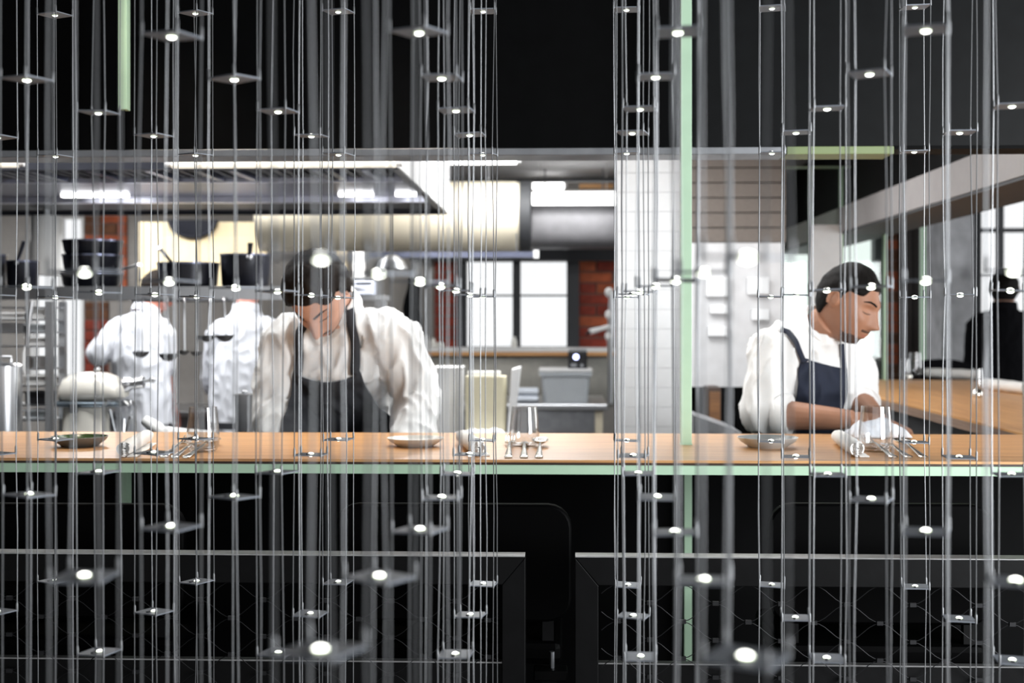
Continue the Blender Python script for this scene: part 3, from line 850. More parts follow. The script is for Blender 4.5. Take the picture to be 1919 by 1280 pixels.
# steel rail running under the cream duct
q = rect(690, 472, 1000, 483, 7.1)
t = thing('steel_rail', 'narrow steel rail with a white tip below the cream duct', 'rail', ((q[0] + q[1]) / 2, 7.1, q[2]))
MB().box(q[0], q[1], 7.08, 7.12, q[2], q[3]).build('bar', M_hood, t)
MB().box(q[1] + 0.0005, q[1] + 0.03, 7.075, 7.125, q[2] - 0.006, q[3] + 0.008).build('tip', M_white, t, bevel=0.003)
for f in (0.1, 0.9): MB().tube([(q[0] + (q[1] - q[0]) * f, 7.1, q[3]), (q[0] + (q[1] - q[0]) * f, 7.1, P(0, 440, 7.1).z)], 0.004, 6).build('hanger', M_steel_d, t)
# cream splash board with a half round cut-out
YC = 8.08
pl = []
for (x, y) in ((268, 545), (268, 416), (316, 416)): pl.append(P(x, y, YC))
for k in range(1, 12):
    an = PI * k / 12
    pl.append(P(362 - 42 * math.cos(an), 416 + 30 * math.sin(an), YC))
for (x, y) in ((408, 416), (645, 416), (645, 428), (500, 428), (500, 545)): pl.append(P(x, y, YC))
t = thing('splash_board', 'cream panel with a half round cut-out behind the saucepans', 'panel', P(420, 545, YC))
MB().prism([(p.x, p.z) for p in pl], YC, YC + 0.03, 'Y').build('board', M_cream_w, t)
q = rect(278, 430, 492, 540, YC - 0.006)
MB().box(q[0], q[1], YC - 0.008, YC - 0.0005, q[2], q[3] - 0.05).build('inset', M_cream_w, t, bevel=0.004)
q = rect(632, 416, 650, 545, YC)
MB().box(q[0], q[1], YC - 0.01, YC + 0.06, 0, q[3]).build('post', M_cream_w, t)
q = rect(262, 416, 268, 545, YC)
MB().box(q[0], q[1], YC - 0.01, YC + 0.06, 0, q[3]).build('post', M_cream_w, t)
pts = [P(362 - 44 * math.cos(PI * k / 14), 412 + 32 * math.sin(PI * k / 14), YC - 0.03) for k in range(15)]
t = thing('hanging_wok', 'black wok hanging in the half round cut-out', 'pan', P(362, 440, YC - 0.03))
MB().tube(pts, 0.012, 8).build('rim', M_pan, t, smooth=True)
MB().prism([(p.x, p.z) for p in pts], YC - 0.028, YC - 0.022, 'Y').build('disc', M_pan, t)

# ---- pot shelf
YS = 5.5
a, b = P(-300, 535, YS), P(500, 562, YS)
t = thing('pot_shelf', 'long steel shelf carrying the black pans', 'shelf', ((a.x + b.x) / 2, YS + 0.2, 0))
zs = P(0, 537, YS).z
MB().box(a.x, b.x + 0.35, YS, YS + 0.42, zs - 0.012, zs).build('board', M_steel, t)
MB().box(a.x, b.x + 0.35, YS, YS + 0.012, zs - 0.055, zs - 0.0122).build('front_lip', M_steel, t)
for x in (a.x + 0.3, b.x + 0.3):
    MB().box(x - 0.02, x + 0.02, YS + 0.25, YS + 0.29, 0, zs - 0.0122).build('leg', M_steel, t)
def rail_hook_x(px): return P(px, 560, YS).x
MB().tube([(P(250, 560, YS).x, YS - 0.02, zs - 0.06), (P(440, 560, YS).x, YS - 0.02, zs - 0.06)], 0.005, 8).build('hanging_rail', M_steel, t, smooth=True)
for px in (255, 435):
    x = rail_hook_x(px)
    MB().box(x - 0.004, x + 0.004, YS - 0.02, YS, zs - 0.06, zs - 0.05).build('rail_bracket', M_steel, t)

def pan(x0, x1, ytop, label, Y, hgt=None, handle=None, base=zs, rim=M_steel_d, ybot=None):
    """deep black pan; handle = (dx px, dy px) tip relative to the pan's rim attach point (side, px)"""
    a, b = P(x0, ytop, Y), P(x1, ytop, Y)
    r = (b.x - a.x) / 2; cx = (a.x + b.x) / 2
    h = hgt if hgt else a.z - base
    t = thing('saucepan', label, 'pan', (cx, Y, base), 0, 'black pans on the shelf')
    MB().lathe([(0, 0), (r * 0.86, 0), (r * 0.94, 0.012), (r, h), (r * 0.97, h), (r * 0.9, 0.014), (0, 0.012)], (cx, Y, base), 32).build('body', M_pan, t, smooth=35)
    MB().lathe([(r * 0.985, h - 0.004), (r * 1.02, h - 0.004), (r * 1.02, h + 0.003), (r * 0.985, h + 0.003)], (cx, Y, base), 32, close=True).build('rim', M_hood, t, smooth=35)
    if handle:
        (ax, ay), (bx, by), hy = handle
        p, q = P(ax, ay, Y + hy[0]), P(bx, by, Y + hy[1])
        MB().tube([p, p.lerp(q, 0.3), q], [0.008, 0.010, 0.013], 8, flat=(1, 0.5)).build('handle', M_pan if len(hy) < 3 else M_steel, t, smooth=True)
        MB().ball(p, 0.012, 0.012, 0.012, 10, 6).build('rivet', M_steel, t, smooth=True)
    return h
# stack of three casseroles, lowest first
hb = zs
for k, (x0, x1, yt, lab, hd) in enumerate((
        (118, 228, 512, 'black pan at the foot of the tall stack on the shelf', ((222, 507), (262, 496), (-0.02, -0.1, 1))),
        (120, 227, 479, 'black casserole in the middle of the tall stack on the shelf', None),
        (120, 228, 452, 'black casserole on top of the tall stack on the shelf', None))):
    h = pan(x0, x1, yt, lab, YS + 0.17, handle=hd, base=hb)
    hb += h + 0.004
pan(14, 72, 490, 'black pan standing alone at the left end of the shelf', YS + 0.2, handle=((32, 492), (46, 452), (-0.06, -0.08)))
pan(-60, 12, 478, 'black pan cut by the left picture edge on the shelf', YS + 0.22)
pan(297, 410, 494, 'wide black saucepan with its handle tilted up to the left', YS + 0.2, handle=((328, 498), (298, 464), (-0.05, -0.12, 1)))
pan(414, 508, 478, 'black saucepan with upright handle next to the bent chef', YS + 0.2, handle=((468, 482), (470, 455), (-0.11, -0.12)))
# white canister behind the shelf
a = P(58, 405, 6.5); b = P(118, 515, 6.5)
t = thing('steam_canister', 'white cylindrical canister behind the stacked pans', 'canister', ((a.x + b.x) / 2, 6.5, 0))
r = (b.x - a.x) / 2
MB().lathe([(0, P(0, 516, 6.5).z), (r, P(0, 516, 6.5).z), (r, a.z - 0.13), (r * 0.93, a.z - 0.12), (r * 0.93, a.z - 0.01), (r * 0.9, a.z), (0, a.z)], ((a.x + b.x) / 2, 6.5, 0), 28).build('drum', M_white, t, smooth=35)
MB().tube([((a.x + b.x) / 2, 6.5, a.z), ((a.x + b.x) / 2, 6.5, zh + 0.02)], 0.012, 10).build('hanger', M_steel_d, t, smooth=True)

# ---- hanging ladles
def ladle(px, ybowl, label, w=0.035, ang=0.0):
    x = rail_hook_x(px)
    z0 = zs - 0.055
    zb_ = P(px, ybowl, YS - 0.02).z
    t = thing('ladle', label, 'ladle', (x, YS - 0.025, z0), 0, 'ladles hanging under the shelf')
    dx = ang * 0.03
    MB().tube([(x, YS - 0.014, z0 + 0.002), (x, YS - 0.028, z0 + 0.008), (x, YS - 0.034, z0 - 0.01), (x + dx * 0.5, YS - 0.032, (z0 + zb_) / 2), (x + dx, YS - 0.03, zb_ + 0.01)], [0.003, 0.003, 0.004, 0.004, 0.005], 8).build('handle', M_steel, t, smooth=True)
    n = [(0.0, -w * 0.75), (w * 0.5, -w * 0.62), (w * 0.85, -w * 0.3), (w, 0.0), (w * 0.94, 0), (w * 0.78, -w * 0.27), (w * 0.45, -w * 0.54), (0, -w * 0.66)]
    MB().lathe(n, (x + dx, YS - 0.03 - w * 0.6, zb_ + 0.012), 20).build('bowl', M_steel, t, smooth=True)
ladle(272, 664, 'steel ladle hanging in front of the chef with the bare forearm')
ladle(318, 668, 'large steel ladle hanging beside the chef with the bare forearm', 0.042, 0.4)
ladle(350, 662, 'steel ladle hanging between the two turned chefs', 0.026)
ladle(374, 664, 'small steel ladle hanging right of the gap between the turned chefs', 0.026)
ladle(398, 634, 'steel ladle hanging highest before the chef in back view', 0.038, -0.3)
ladle(424, 633, 'steel ladle at the right end of the hanging row', 0.04, 0.3)

# ---- rack with trays at the far left
YK = 4.9
a, b = P(-70, 560, YK), P(94, 808, YK)
t = thing('tray_rack', 'steel rack filled with trays and boxes at the left edge', 'rack', ((a.x + b.x) / 2, YK + 0.2, 0))
ztop = P(0, 565, YK).z
for x in (a.x, b.x):
    for y in (YK, YK + 0.13):
        MB().box(x - 0.012, x + 0.012, y - 0.012, y + 0.012, 0, ztop).build('upright', M_steel, t)
lev = [575, 598, 622, 648, 690, 722, 758, 786]
for k, y in enumerate(lev):
    z = P(0, y, YK).z
    MB().box(a.x, b.x, YK - 0.01, YK + 0.14, z - 0.006, z).build('shelf', M_steel, t)
def tray(x0, x1, y0, y1, m, label, nm='tray', cat='tray'):
    p, q = P(x0, y0, YK + 0.02), P(x1, y1, YK + 0.02)
    q.z = P(0, min(l for l in lev if l >= y1), YK).z + 0.0005
    w_ = 0.006
    t = thing(nm, label, cat, ((p.x + q.x) / 2, YK + 0.2, q.z), 0, 'trays on the rack')
    MB().box(p.x, q.x, YK + 0.01, YK + 0.115, q.z, q.z + w_).build('base', m, t)
    mb = MB().box(p.x, q.x, YK + 0.01, YK + 0.01 + w_, q.z + w_, p.z).box(p.x, q.x, YK + 0.109, YK + 0.115, q.z + w_, p.z)
    mb.box(p.x, p.x + w_, YK + 0.017, YK + 0.108, q.z + w_, p.z).box(q.x - w_, q.x, YK + 0.017, YK + 0.108, q.z + w_, p.z)
    mb.build('side', m, t)
    MB().box(p.x - 0.008, q.x + 0.008, YK - 0.002, YK + 0.006, p.z - 0.004, p.z + 0.002).build('rim', m, t)
for (x0, x1, y0, y1, m, lab) in (
        (-40, 48, 586, 597, M_white, 'white tray on the second shelf of the left rack'),
        (54, 86, 580, 597, M_white, 'pale box beside the white tray on the left rack'),
        (-40, 46, 606, 621, M_steel, 'steel tray on the third shelf of the left rack'),
        (54, 88, 608, 621, M_plastic, 'cloudy plastic tray on the third shelf of the left rack'),
        (54, 88, 632, 647, M_white, 'white tray on the fourth shelf of the left rack'),
        (52, 88, 668, 689, M_steel, 'deep steel tray in the middle of the left rack'),
        (52, 88, 703, 721, M_white, 'white tray with dark gap above it on the left rack'),
        (50, 88, 734, 757, M_dev, 'black bin low on the left rack'),
        (50, 88, 768, 785, M_plastic, 'cloudy box on the lowest visible shelf of the left rack')):
    tray(x0, x1, y0, y1, m, lab)
# tall steel pot in front of the rack
a, b = P(-30, 688, 4.5), P(40, 830, 4.5)
r = (b.x - a.x) / 2; cx = (a.x + b.x) / 2
t = thing('stock_pot', 'tall steel stock pot with lid at the left edge', 'pot', (cx, 4.5, 0.9))
MB().lathe([(0, 0.9), (r, 0.9), (r, a.z), (r * 0.96, a.z), (r * 0.96, 0.91), (0, 0.91)], (cx, 4.5, 0), 32).build('body', M_steel, t, smooth=35)
MB().lathe([(0, a.z + 0.018), (r * 0.9, a.z + 0.012), (r * 1.05, a.z + 0.005), (r * 1.05, a.z + 0.0005), (0, a.z + 0.0005)], (cx, 4.5, 0), 32).build('lid', M_steel, t, smooth=35)
MB().tube([(cx - 0.03, 4.5, a.z + 0.017), (cx - 0.03, 4.5, a.z + 0.035), (cx + 0.03, 4.5, a.z + 0.035), (cx + 0.03, 4.5, a.z + 0.017)], 0.005, 8).build('lid_handle', M_steel, t, smooth=True)
# bench the mixer and pots stand on
t = thing('cooking_bench', 'steel bench carrying the mixer and pots behind the pass', 'bench', (-2.1, 4.62, 0))
MB().box(-3.3, -0.98, 4.33, 4.87, 0.86, 0.9).build('top', M_steel, t, bevel=0.004)
for x in (-3.2, -2.0, -1.02):
    for y in (4.37, 4.83): MB().box(x - 0.02, x + 0.02, y - 0.02, y + 0.02, 0, 0.86).build('leg', M_steel, t)
# whisk-like white spatula hanging on the rack
a, b = P(46, 655, 4.86), P(46, 702, 4.86)
t = thing('spatula', 'white spatula hanging in front of the left rack', 'spatula', P(50, 700, 4.86))
MB().tube([P(60, 566, 4.86), P(56, 590, 4.86), P(50, 650, 4.86)], [0.008, 0.010, 0.006], 8).build('handle', M_steel, t, smooth=True)
MB().tube([P(48, 648, 4.86), P(46, 662, 4.86), P(46, 690, 4.86), P(48, 703, 4.86)], [0.008, 0.013, 0.014, 0.006], 10, flat=(1, 0.35)).build('blade', M_white, t, smooth=True)

# ---- stand mixer
YM = 4.6
sc = YM / F
mx = P(175, 812, YM)
t = thing('stand_mixer', 'white stand mixer with grey band and steel attachment hub', 'mixer', (mx.x, YM, 0.9))
def mp(px, py, dy=0.0): return P(px, py, YM + dy)
secs = []
for (px, top, bot, wdt) in ((116, 738, 752, 0.03), (119, 722, 752, 0.055), (128, 706, 752, 0.07), (145, 698, 752, 0.08), (170, 696, 752, 0.083), (195, 698, 752, 0.08), (215, 704, 750, 0.072), (228, 714, 748, 0.06), (236, 724, 744, 0.04)):
    A, B = mp(px, top), mp(px, bot)
    secs.append(((A.x, YM, (A.z + B.z) / 2), Vector((0, 1, 0)), Vector((0, 0, 1)), wdt, (A.z - B.z) / 2))
M_mix = mat('mixer_enamel', lin(250, 247, 238), 0.22, var=0.02, coat=0.4)
MB().ringloft(secs, 28, power=2.7).build('head', M_mix, t, smooth=True)
a, b = mp(115, 750), mp(232, 761)
secs = [((x, YM, (a.z + b.z) / 2), Vector((0, 1, 0)), Vector((0, 0, 1)), 0.079 * k, (a.z - b.z) / 2) for (x, k) in ((a.x, 0.75), (a.x + 0.02, 1), (b.x - 0.02, 1), (b.x, 0.75))]
MB().ringloft(secs, 24, power=5).build('band', mat('mixer_band', lin(120, 132, 142), 0.3, 0.8), t, smooth=True)
a, b = mp(122, 762), mp(202, 830)
MB().ringloft([((( a.x + b.x) / 2 + dx, YM, z), Vector((1, 0, 0)), Vector((0, 1, 0)), rx, 0.07) for (z, rx, dx) in ((0.93, 0.085, 0), (1.0, 0.078, 0), (a.z - 0.02, 0.074, 0), (a.z, 0.076, 0))], 24, power=2.6).build('pedestal', M_mix, t, smooth=True)
MB().box(a.x - 0.05, b.x + 0.14, YM - 0.1, YM + 0.1, 0.9, 0.93).build('foot', M_mix, t, bevel=0.01)
secs = []
for (px, r_) in ((232, 0.026), (244, 0.024), (246, 0.019), (262, 0.018), (270, 0.02)):
    secs.append((tuple(mp(px, 722 - (px - 232) * 0.15)), Vector((0, 1, 0)), Vector((0, 0, 1)), r_, r_))
MB().ringloft(secs, 20).build('attachment_hub', M_steel, t, smooth=True)
MB().ball(mp(286, 712, -0.02), 0.011).build('hub_knob', M_steel, t, smooth=True)
MB().tube([mp(266, 716), mp(286, 712, -0.02)], 0.005, 8).build('hub_arm', M_steel, t, smooth=True)
a = mp(138, 762, -0.083); MB().box(a.x - 0.012, a.x + 0.012, YM - 0.088, YM - 0.074, a.z - 0.022, a.z + 0.008).build('speed_lever', M_dev, t, bevel=0.002)
MB().ball(mp(183, 692), 0.012, 0.012, 0.008).build('top_knob', M_steel, t, smooth=True)
# glass mixing jar right of the mixer
a, b = P(194, 750, 4.41), P(256, 812, 4.41)
cx = (a.x + b.x) / 2; r = (b.x - a.x) / 2
t = thing('glass_jar', 'clear glass jar with cutlery inside beside the white mixer', 'jar', (cx, 4.41, 0.9))
MB().lathe([(0, 0.901), (r * 0.9, 0.901), (r, 0.93), (r, a.z - 0.02), (r * 0.8, a.z), (r * 0.76, a.z), (r * 0.95, a.z - 0.024), (r * 0.95, 0.932), (r * 0.86, 0.908), (0, 0.908)], (cx, 4.41, 0), 32).build('glass_wall', M_glass, t, smooth=40)
for k, (dx, lab) in enumerate(((-0.03, 'steel rod leaning towards the mixer in the glass jar'), (0.0, 'steel rod standing upright in the glass jar'), (0.03, 'steel rod leaning away from the mixer in the glass jar'))):
    tag(MB().tube([(cx - dx * 0.6, 4.40 + 0.01 * k, 0.91), (cx + dx, 4.40 + 0.01 * k, a.z - 0.03 - 0.012 * k)], [0.004, 0.006], 8).build('whisk_rod', M_steel, None, smooth=True), lab, 'utensil', 'rods in the glass jar')
# steel gastro canister beside the bent chef
a, b = P(444, 738, 4.45), P(474, 830, 4.45)
t = thing('steel_canister', 'narrow grey steel canister beside the bent chef', 'canister', ((a.x + b.x) / 2, 4.45, 0.9))
MB().ringloft([(((a.x + b.x) / 2, 4.45, z), Vector((1, 0, 0)), Vector((0, 1, 0)), r_, 0.04) for (z, r_) in ((0.9, 0.022), (a.z - 0.006, 0.026), (a.z - 0.005, 0.03), (a.z, 0.03))], 24, power=5).build('body', M_steel_d, t, smooth=30)
MB().ball(((a.x + b.x) / 2, 4.45, a.z + 0.006), 0.01, 0.01, 0.008).build('lid_knob', M_steel, t, smooth=True)
# white cloth / paper roll behind the napkin
pts = [P(270, 775, 4.4), P(285, 785, 4.4), P(305, 800, 4.4), P(345, 805, 4.4), P(400, 806, 4.4)]
t = tag(MB().tube([p + Vector((0, 0, -0.02)) for p in pts], [0.02, 0.026, 0.03, 0.03, 0.022], 14, flat=(1, 0.8)).build('kitchen_towel', M_cloth, None, smooth=True), 'white kitchen towel lying behind the tumbler', 'towel')

# ---- back benches
def bench(x0, x1, ytop, Yfr, depth, label, legs=True):
    a, b = P(x0, ytop, Yfr), P(x1, ytop, Yfr)
    t = thing('work_table', label, 'table', ((a.x + b.x) / 2, Yfr + depth / 2, 0))
    MB().box(a.x, b.x, Yfr, Yfr + depth, a.z - 0.035, a.z).build('top', M_steel, t, bevel=0.006)
    for x in (a.x + 0.05, b.x - 0.05):
        for y in (Yfr + 0.05, Yfr + depth - 0.05): MB().box(x - 0.022, x + 0.022, y - 0.022, y + 0.022, 0, a.z - 0.035).build('leg', mat('pale_leg', lin(205, 196, 175), 0.4, 0.2), t)
    MB().box(a.x + 0.08, b.x - 0.08, Yfr + 0.06, Yfr + depth - 0.06, 0.30, 0.32).build('undershelf', M_steel, t)
    MB().box(a.x + 0.073, b.x - 0.073, Yfr + 0.03, Yfr + 0.05, a.z - 0.16, a.z - 0.0355).build('apron', M_steel_d, t)
    return a.z
zbt = bench(800, 1140, 757, 7.6, 0.9, 'steel work table below the kitchen window')
bench(150, 640, 770, 8.2, 0.75, 'steel work table in front of the two turned chefs')
def on_table(px, y, z=zbt): return C(px, y, z)
def rbox(x0, x1, y0, y1, Y, d, m, name, label, cat, bev=0.006, taper=0.0, z=None):
    a, b = P(x0, y0, Y), P(x1, y1, Y)
    zb_ = b.z if z is None else z
    t = thing(name, label, cat, ((a.x + b.x) / 2, Y + d / 2, zb_))
    cx, w_ = (a.x + b.x) / 2, (b.x - a.x) / 2
    MB().ringloft([((cx, Y + d / 2, zz), Vector((1, 0, 0)), Vector((0, 1, 0)), w_ * k, d / 2 * k) for (zz, k) in ((zb_, 1 - taper), (zb_ + 0.01, 1 - taper), (a.z, 1.0))], 28, power=9).build('body', m, t, smooth=30)
    return t, a, b, cx, w_
t, a, b, cx, w_ = rbox(1013, 1108, 697, 757, 7.75, 0.3, M_plastic, 'plastic_tub', 'cloudy plastic tub with lid below the kitchen window', 'tub', taper=0.1, z=zbt)
MB().box(cx - w_ * 1.06, cx + w_ * 1.06, 7.74, 8.06, a.z + 0.0005, a.z + 0.016).build('lid', M_white, t, bevel=0.004)
MB().box(cx - w_ * 1.05, cx + w_ * 1.05, 7.742, 7.752, a.z - 0.022, a.z - 0.001).build('rim', M_plastic, t)
ztub = a.z + 0.016
a, b = P(1065, 660, 7.85), P(1101, 694, 7.85)
t = thing('immersion_heater', 'black kitchen device with glowing round light on the plastic tub', 'device', ((a.x + b.x) / 2, 7.9, ztub))
MB().box(a.x, b.x, 7.85, 7.95, ztub, ztub + 0.10).build('body', M_dev, t, bevel=0.006)
MB().box(a.x + 0.004, b.x - 0.004, 7.855, 7.945, ztub + 0.1005, ztub + 0.112).build('top_cap', M_steel_d, t)
c = P(1080, 669, 7.846)
MB().lathe([(0, 0), (0.016, 0), (0.016, 0.004), (0, 0.004)], (c.x, 7.845, c.z), 16, 'Y').build('light_ring', M_dev_l, t)
c = P(1091, 685, 7.846)
MB().lathe([(0, 0), (0.01, 0), (0.01, 0.004), (0, 0.004)], (c.x, 7.845, c.z), 16, 'Y').build('dial', M_steel_d, t)
MB().box(a.x + 0.015, a.x + 0.05, 7.846, 7.85, P(0, 686, 7.85).z, P(0, 680, 7.85).z).build('button_strip', M_steel_d, t)
# folded towels
zz = zbt
for k in range(2):
    a, b = P(956, 745, 7.75), P(1009, 745, 7.75)
    h = 0.04
    o = MB().ringloft([((x, 7.83, zz + h / 2), Vector((0, 1, 0)), Vector((0, 0, 1)), 0.075, h / 2 * q_) for (x, q_) in ((a.x, 0.8), (a.x + 0.012, 1), (b.x - 0.012, 1), (b.x, 0.8))], 20, power=4).build('folded_towel', M_towel, None, smooth=True)
    tag(o, ['folded blue white towel lying on the table, lower one', 'folded blue white towel on top of the other towel'][k], 'towel', 'folded towels')
    zz += h + 0.001
# beige boards and papers near the bent chef
t, a, b, cx, w_ = rbox(872, 948, 706, 800, 5.6, 0.14, M_beige, 'beige_bin', 'beige box standing behind the second napkin', 'box', z=0.9)
MB().box(cx - w_ * 0.9, cx + w_ * 0.7, 5.63, 5.71, a.z + 0.001, a.z + 0.02).build('paper_stack', M_white, t)
q = rect(954, 688, 976, 790, 5.62)
t = thing('white_board', 'white cutting board leaning against the beige box', 'board', (q[0], 5.65, 0.9))
MB().prism([(q[0] - 0.01, 0.9), (q[0] + 0.012, 0.9), (q[1], q[3]), (q[0] + 0.012, q[3] - 0.01)], 5.6, 5.78, 'Y').build('slab', M_white, t, bevel=0.003)
t, a, b, cx, w_ = rbox(812, 866, 692, 790, 5.75, 0.16, M_white, 'white_bin', 'white container beside the bent chef', 'container', taper=0.08, z=0.9)
MB().box(cx - w_ * 1.03, cx + w_ * 1.03, 5.745, 5.915, a.z + 0.0005, a.z + 0.01).build('rim', M_white, t, bevel=0.003)
t = thing('side_bench', 'steel bench carrying the beige box and white container', 'bench', (-0.35, 5.75, 0))
MB().box(P(800, 700, 5.5).x, P(985, 700, 5.5).x, 5.48, 6.1, 0.86, 0.899).build('top', M_steel, t, bevel=0.004)
for px in (806, 978):
    x = P(px, 700, 5.5).x
    for y in (5.54, 6.06): MB().box(x - 0.015, x + 0.015, y - 0.015, y + 0.015, 0, 0.86).build('leg', M_steel, t)
# crumpled cloth at bench front
def cloth_heap(x0, x1, y0, y1, z, h, m, seed):
    mb = MB(); nx, ny = 44, 24
    for j in range(ny + 1):
        for i in range(nx + 1):
            u, v = i / nx, j / ny
            e = min(u, 1 - u, v, 1 - v) * 5
            q = Vector((u * 3.2 + seed, v * 2.2, seed))
            r = 0.55 + 0.55 * noise.noise(q) + 0.22 * noise.noise(q * 2.1)
            wob = 0.03 * noise.noise(Vector((u * 4, v * 4, seed + 5)))
            mb.v.append((x0 + (x1 - x0) * (u + wob), y0 + (y1 - y0) * (v + wob), z + 0.004 + max(0, h * r) * min(1, e) ** 0.7))
    for j in range(ny):
        for i in range(nx):
            a_ = j * (nx + 1) + i; mb.f.append((a_, a_ + 1, a_ + nx + 2, a_ + nx + 1))
    o = mb.build(m[0], m[1], None, smooth=180)
    s_ = o.modifiers.new('s', 'SOLIDIFY'); s_.thickness = 0.0035; s_.offset = 0
    return o
xa, xb = P(826, 800, 5.45).x, P(968, 800, 5.45).x
o = cloth_heap(xa, xb, 5.505, 5.59, 0.899, 0.075, ('crumpled_cloth', M_cloth_b), 1.3)
tag(o, 'crumpled white cloth lying in front of the beige box', 'cloth')
# things seen past the bent chef's shoulder
def box_on(name, label, cat, x0, x1, y0, y1, Y, d, m, parts=()):
    q = rect(x0, y0, x1, y1, Y)
    t = thing(name, label, cat, ((q[0] + q[1]) / 2, Y + d / 2, q[2]))
    MB().box(q[0], q[1], Y, Y + d, q[2], q[3]).build('body', m, t, bevel=0.004)
    for (nm, a, b, c, e, mm) in parts:
        p = rect(a, b, c, e, Y)
        MB().box(p[0], p[1], Y - 0.004, Y - 0.0003, p[2], p[3]).build(nm, mm, t)
    return t
q = rect(640, 553, 720, 562, 5.9)
t = thing('wall_shelf', 'short steel shelf behind the bent chef', 'shelf', ((q[0] + q[1]) / 2, 6.0, 0))
MB().box(q[0], q[1], 5.9, 6.12, q[2], q[3]).build('board', M_steel, t)
for x in (q[0] + 0.02, q[1] - 0.02): MB().box(x - 0.012, x + 0.012, 6.05, 6.075, 0, q[2]).build('leg', M_steel, t)
box_on('ticket_printer', 'pale ticket printer on the shelf behind the bent chef', 'printer', 664, 700, 526, 552.6, 5.95, 0.12, mat('pale_blue_plastic', lin(190, 196, 212), 0.4), [('slot', 668, 529, 696, 532, M_dev)])
q = rect(662, 472, 684, 524, 5.97)
t = thing('ticket_strip', 'white paper tickets clipped in a stack above the printer', 'paper', ((q[0] + q[1]) / 2, 5.98, q[2]))
MB().box(q[0], q[1], 5.97, 5.985, P(0, 526, 5.97).z + 0.001, q[3]).build('paper', M_white, t)
MB().box(q[0] - 0.006, q[1] + 0.03, 5.96, 5.9695, q[2] + 0.004, q[2] + 0.012).build('clip', M_steel, t)
c = P(735, 488, 6.85)
t = thing('heat_lamp', 'grey steel dome lamp hanging under the cream duct', 'lamp', c)
MB().lathe([(0.012, 0.03), (0.03, 0.025), (0.065, -0.005), (0.085, -0.045), (0.081, -0.045), (0.06, -0.008), (0.0, 0.012)], c, 28).build('shade', M_steel_d, t, smooth=40)
MB().tube([c + Vector((0, 0, 0.03)), Vector((c.x, c.y, ZK))], 0.004, 6).build('cord', M_dev, t)
q = rect(736, 516, 770, 640, 8.3)
t = thing('hanging_apron', 'black apron hanging on the kitchen wall beside the bent chef', 'apron', ((q[0] + q[1]) / 2, 8.35, q[2]))
secs = [(((q[0] + q[1]) / 2 + 0.01 * math.sin(k * 1.7), 8.9, q[3] + (q[2] - q[3]) * k / 6), Vector((1, 0, 0)), Vector((0, 1, 0)), (q[1] - q[0]) / 2 * w__, 0.03) for k, w__ in enumerate((0.35, 0.75, 0.9, 1.0, 1.0, 1.05, 1.1))]
MB().ringloft(secs, 20, power=2.5).build('cloth', M_blackcloth, t, smooth=True)
MB().tube([((q[0] + q[1]) / 2, 8.9, q[3]), ((q[0] + q[1]) / 2, 8.93, q[3] + 0.05), ((q[0] + q[1]) / 2, 9.0, q[3] + 0.05)], 0.004, 6).build('hook', M_steel, t)
# little things on the window sill and the wall
zsl = sill.bound_box[1][2]
for (px, h, r_, m, lab) in ((800, 0.08, 0.018, M_white, 'small white jar left on the window sill'), (812, 0.06, 0.022, M_ceramic, 'low white cup on the window sill'), (826, 0.035, 0.03, M_ceramic, 'flat white dish on the window sill'),
                            (964, 0.07, 0.02, M_ceramic, 'small white bottle on the sill below the window mullion')):
    c = P(px, 650, YB - 0.15)
    MBx = MB().lathe([(0, 0), (r_ * 0.8, 0), (r_, h * 0.15), (r_, h * 0.6), (r_ * 0.6, h * 0.75), (r_ * 0.6, h), (r_ * 0.5, h), (r_ * 0.5, h * 0.8), (0, h * 0.78)], (c.x, YB - 0.15, zsl + 0.0005), 20)
    tag(MBx.build('sill_jar', m, None, smooth=35), lab, 'jar', 'little jars on the window sill')
# tap / hose fitting beside the brick
t = thing('wall_tap', 'white and steel wall tap in front of the brick pier', 'tap', P(1144, 620, 8.0))
MB().tube([P(1146, 545, 8.0), P(1146, 580, 8.0), P(1144, 640, 8.0), P(1144, 660, 8.0), P(1144, 757, 8.0)], [0.014, 0.018, 0.02, 0.016, 0.016], 12).build('riser', M_steel, t, smooth=True)
MB().tube([P(1144, 612, 8.0), P(1128, 616, 7.95), P(1106, 622, 7.9)], [0.016, 0.014, 0.018], 12).build('spout', M_white, t, smooth=True)
for y in (548, 590, 630): MB().ball(P(1142, y, 8.0), 0.026, 0.022, 0.03, 14, 8).build('joint', M_white, t, smooth=True)
MB().tube([P(1106, 622, 7.9), P(1098, 628, 7.9)], [0.010, 0.006], 8).build('nozzle', M_dev, t, smooth=True)
# drop-leaf of crockery behind the white wall, right of the post
t = thing('steel_chute', 'grey sheet steel chute right of the mint post behind the bar', 'chute', P(1370, 800, 4.6))
MB().prism([(P(1300, 0, 4.6).x, P(0, 775, 4.6).z), (P(1390, 0, 4.6).x, P(0, 806, 4.6).z), (P(1390, 0, 4.6).x, P(0, 830, 4.6).z), (P(1300, 0, 4.6).x, P(0, 830, 4.6).z)], 4.6, 5.0, 'Y').build('hopper', M_steel_d, t)
MB().box(P(1310, 0, 4.6).x, P(1380, 0, 4.6).x, 4.65, 4.95, 0, P(0, 832, 4.6).z).build('cabinet', M_grey_d, t)
q = rect(1328, 726, 1352, 800, 6.2)
t = thing('wooden_crate', 'narrow brown wooden box in the dark recess', 'box', ((q[0] + q[1]) / 2, 6.25, 0))
MB().box(q[0], q[1], 6.2, 6.4, 0, q[3]).build('body', M_wood_e, t)
MB().box(q[0] + 0.005, q[1] - 0.005, 6.195, 6.2, 0.02, q[3] - 0.02).build('front', wood_mat('brown_front', lin(90, 58, 30), lin(130, 88, 48), 0.5), t)
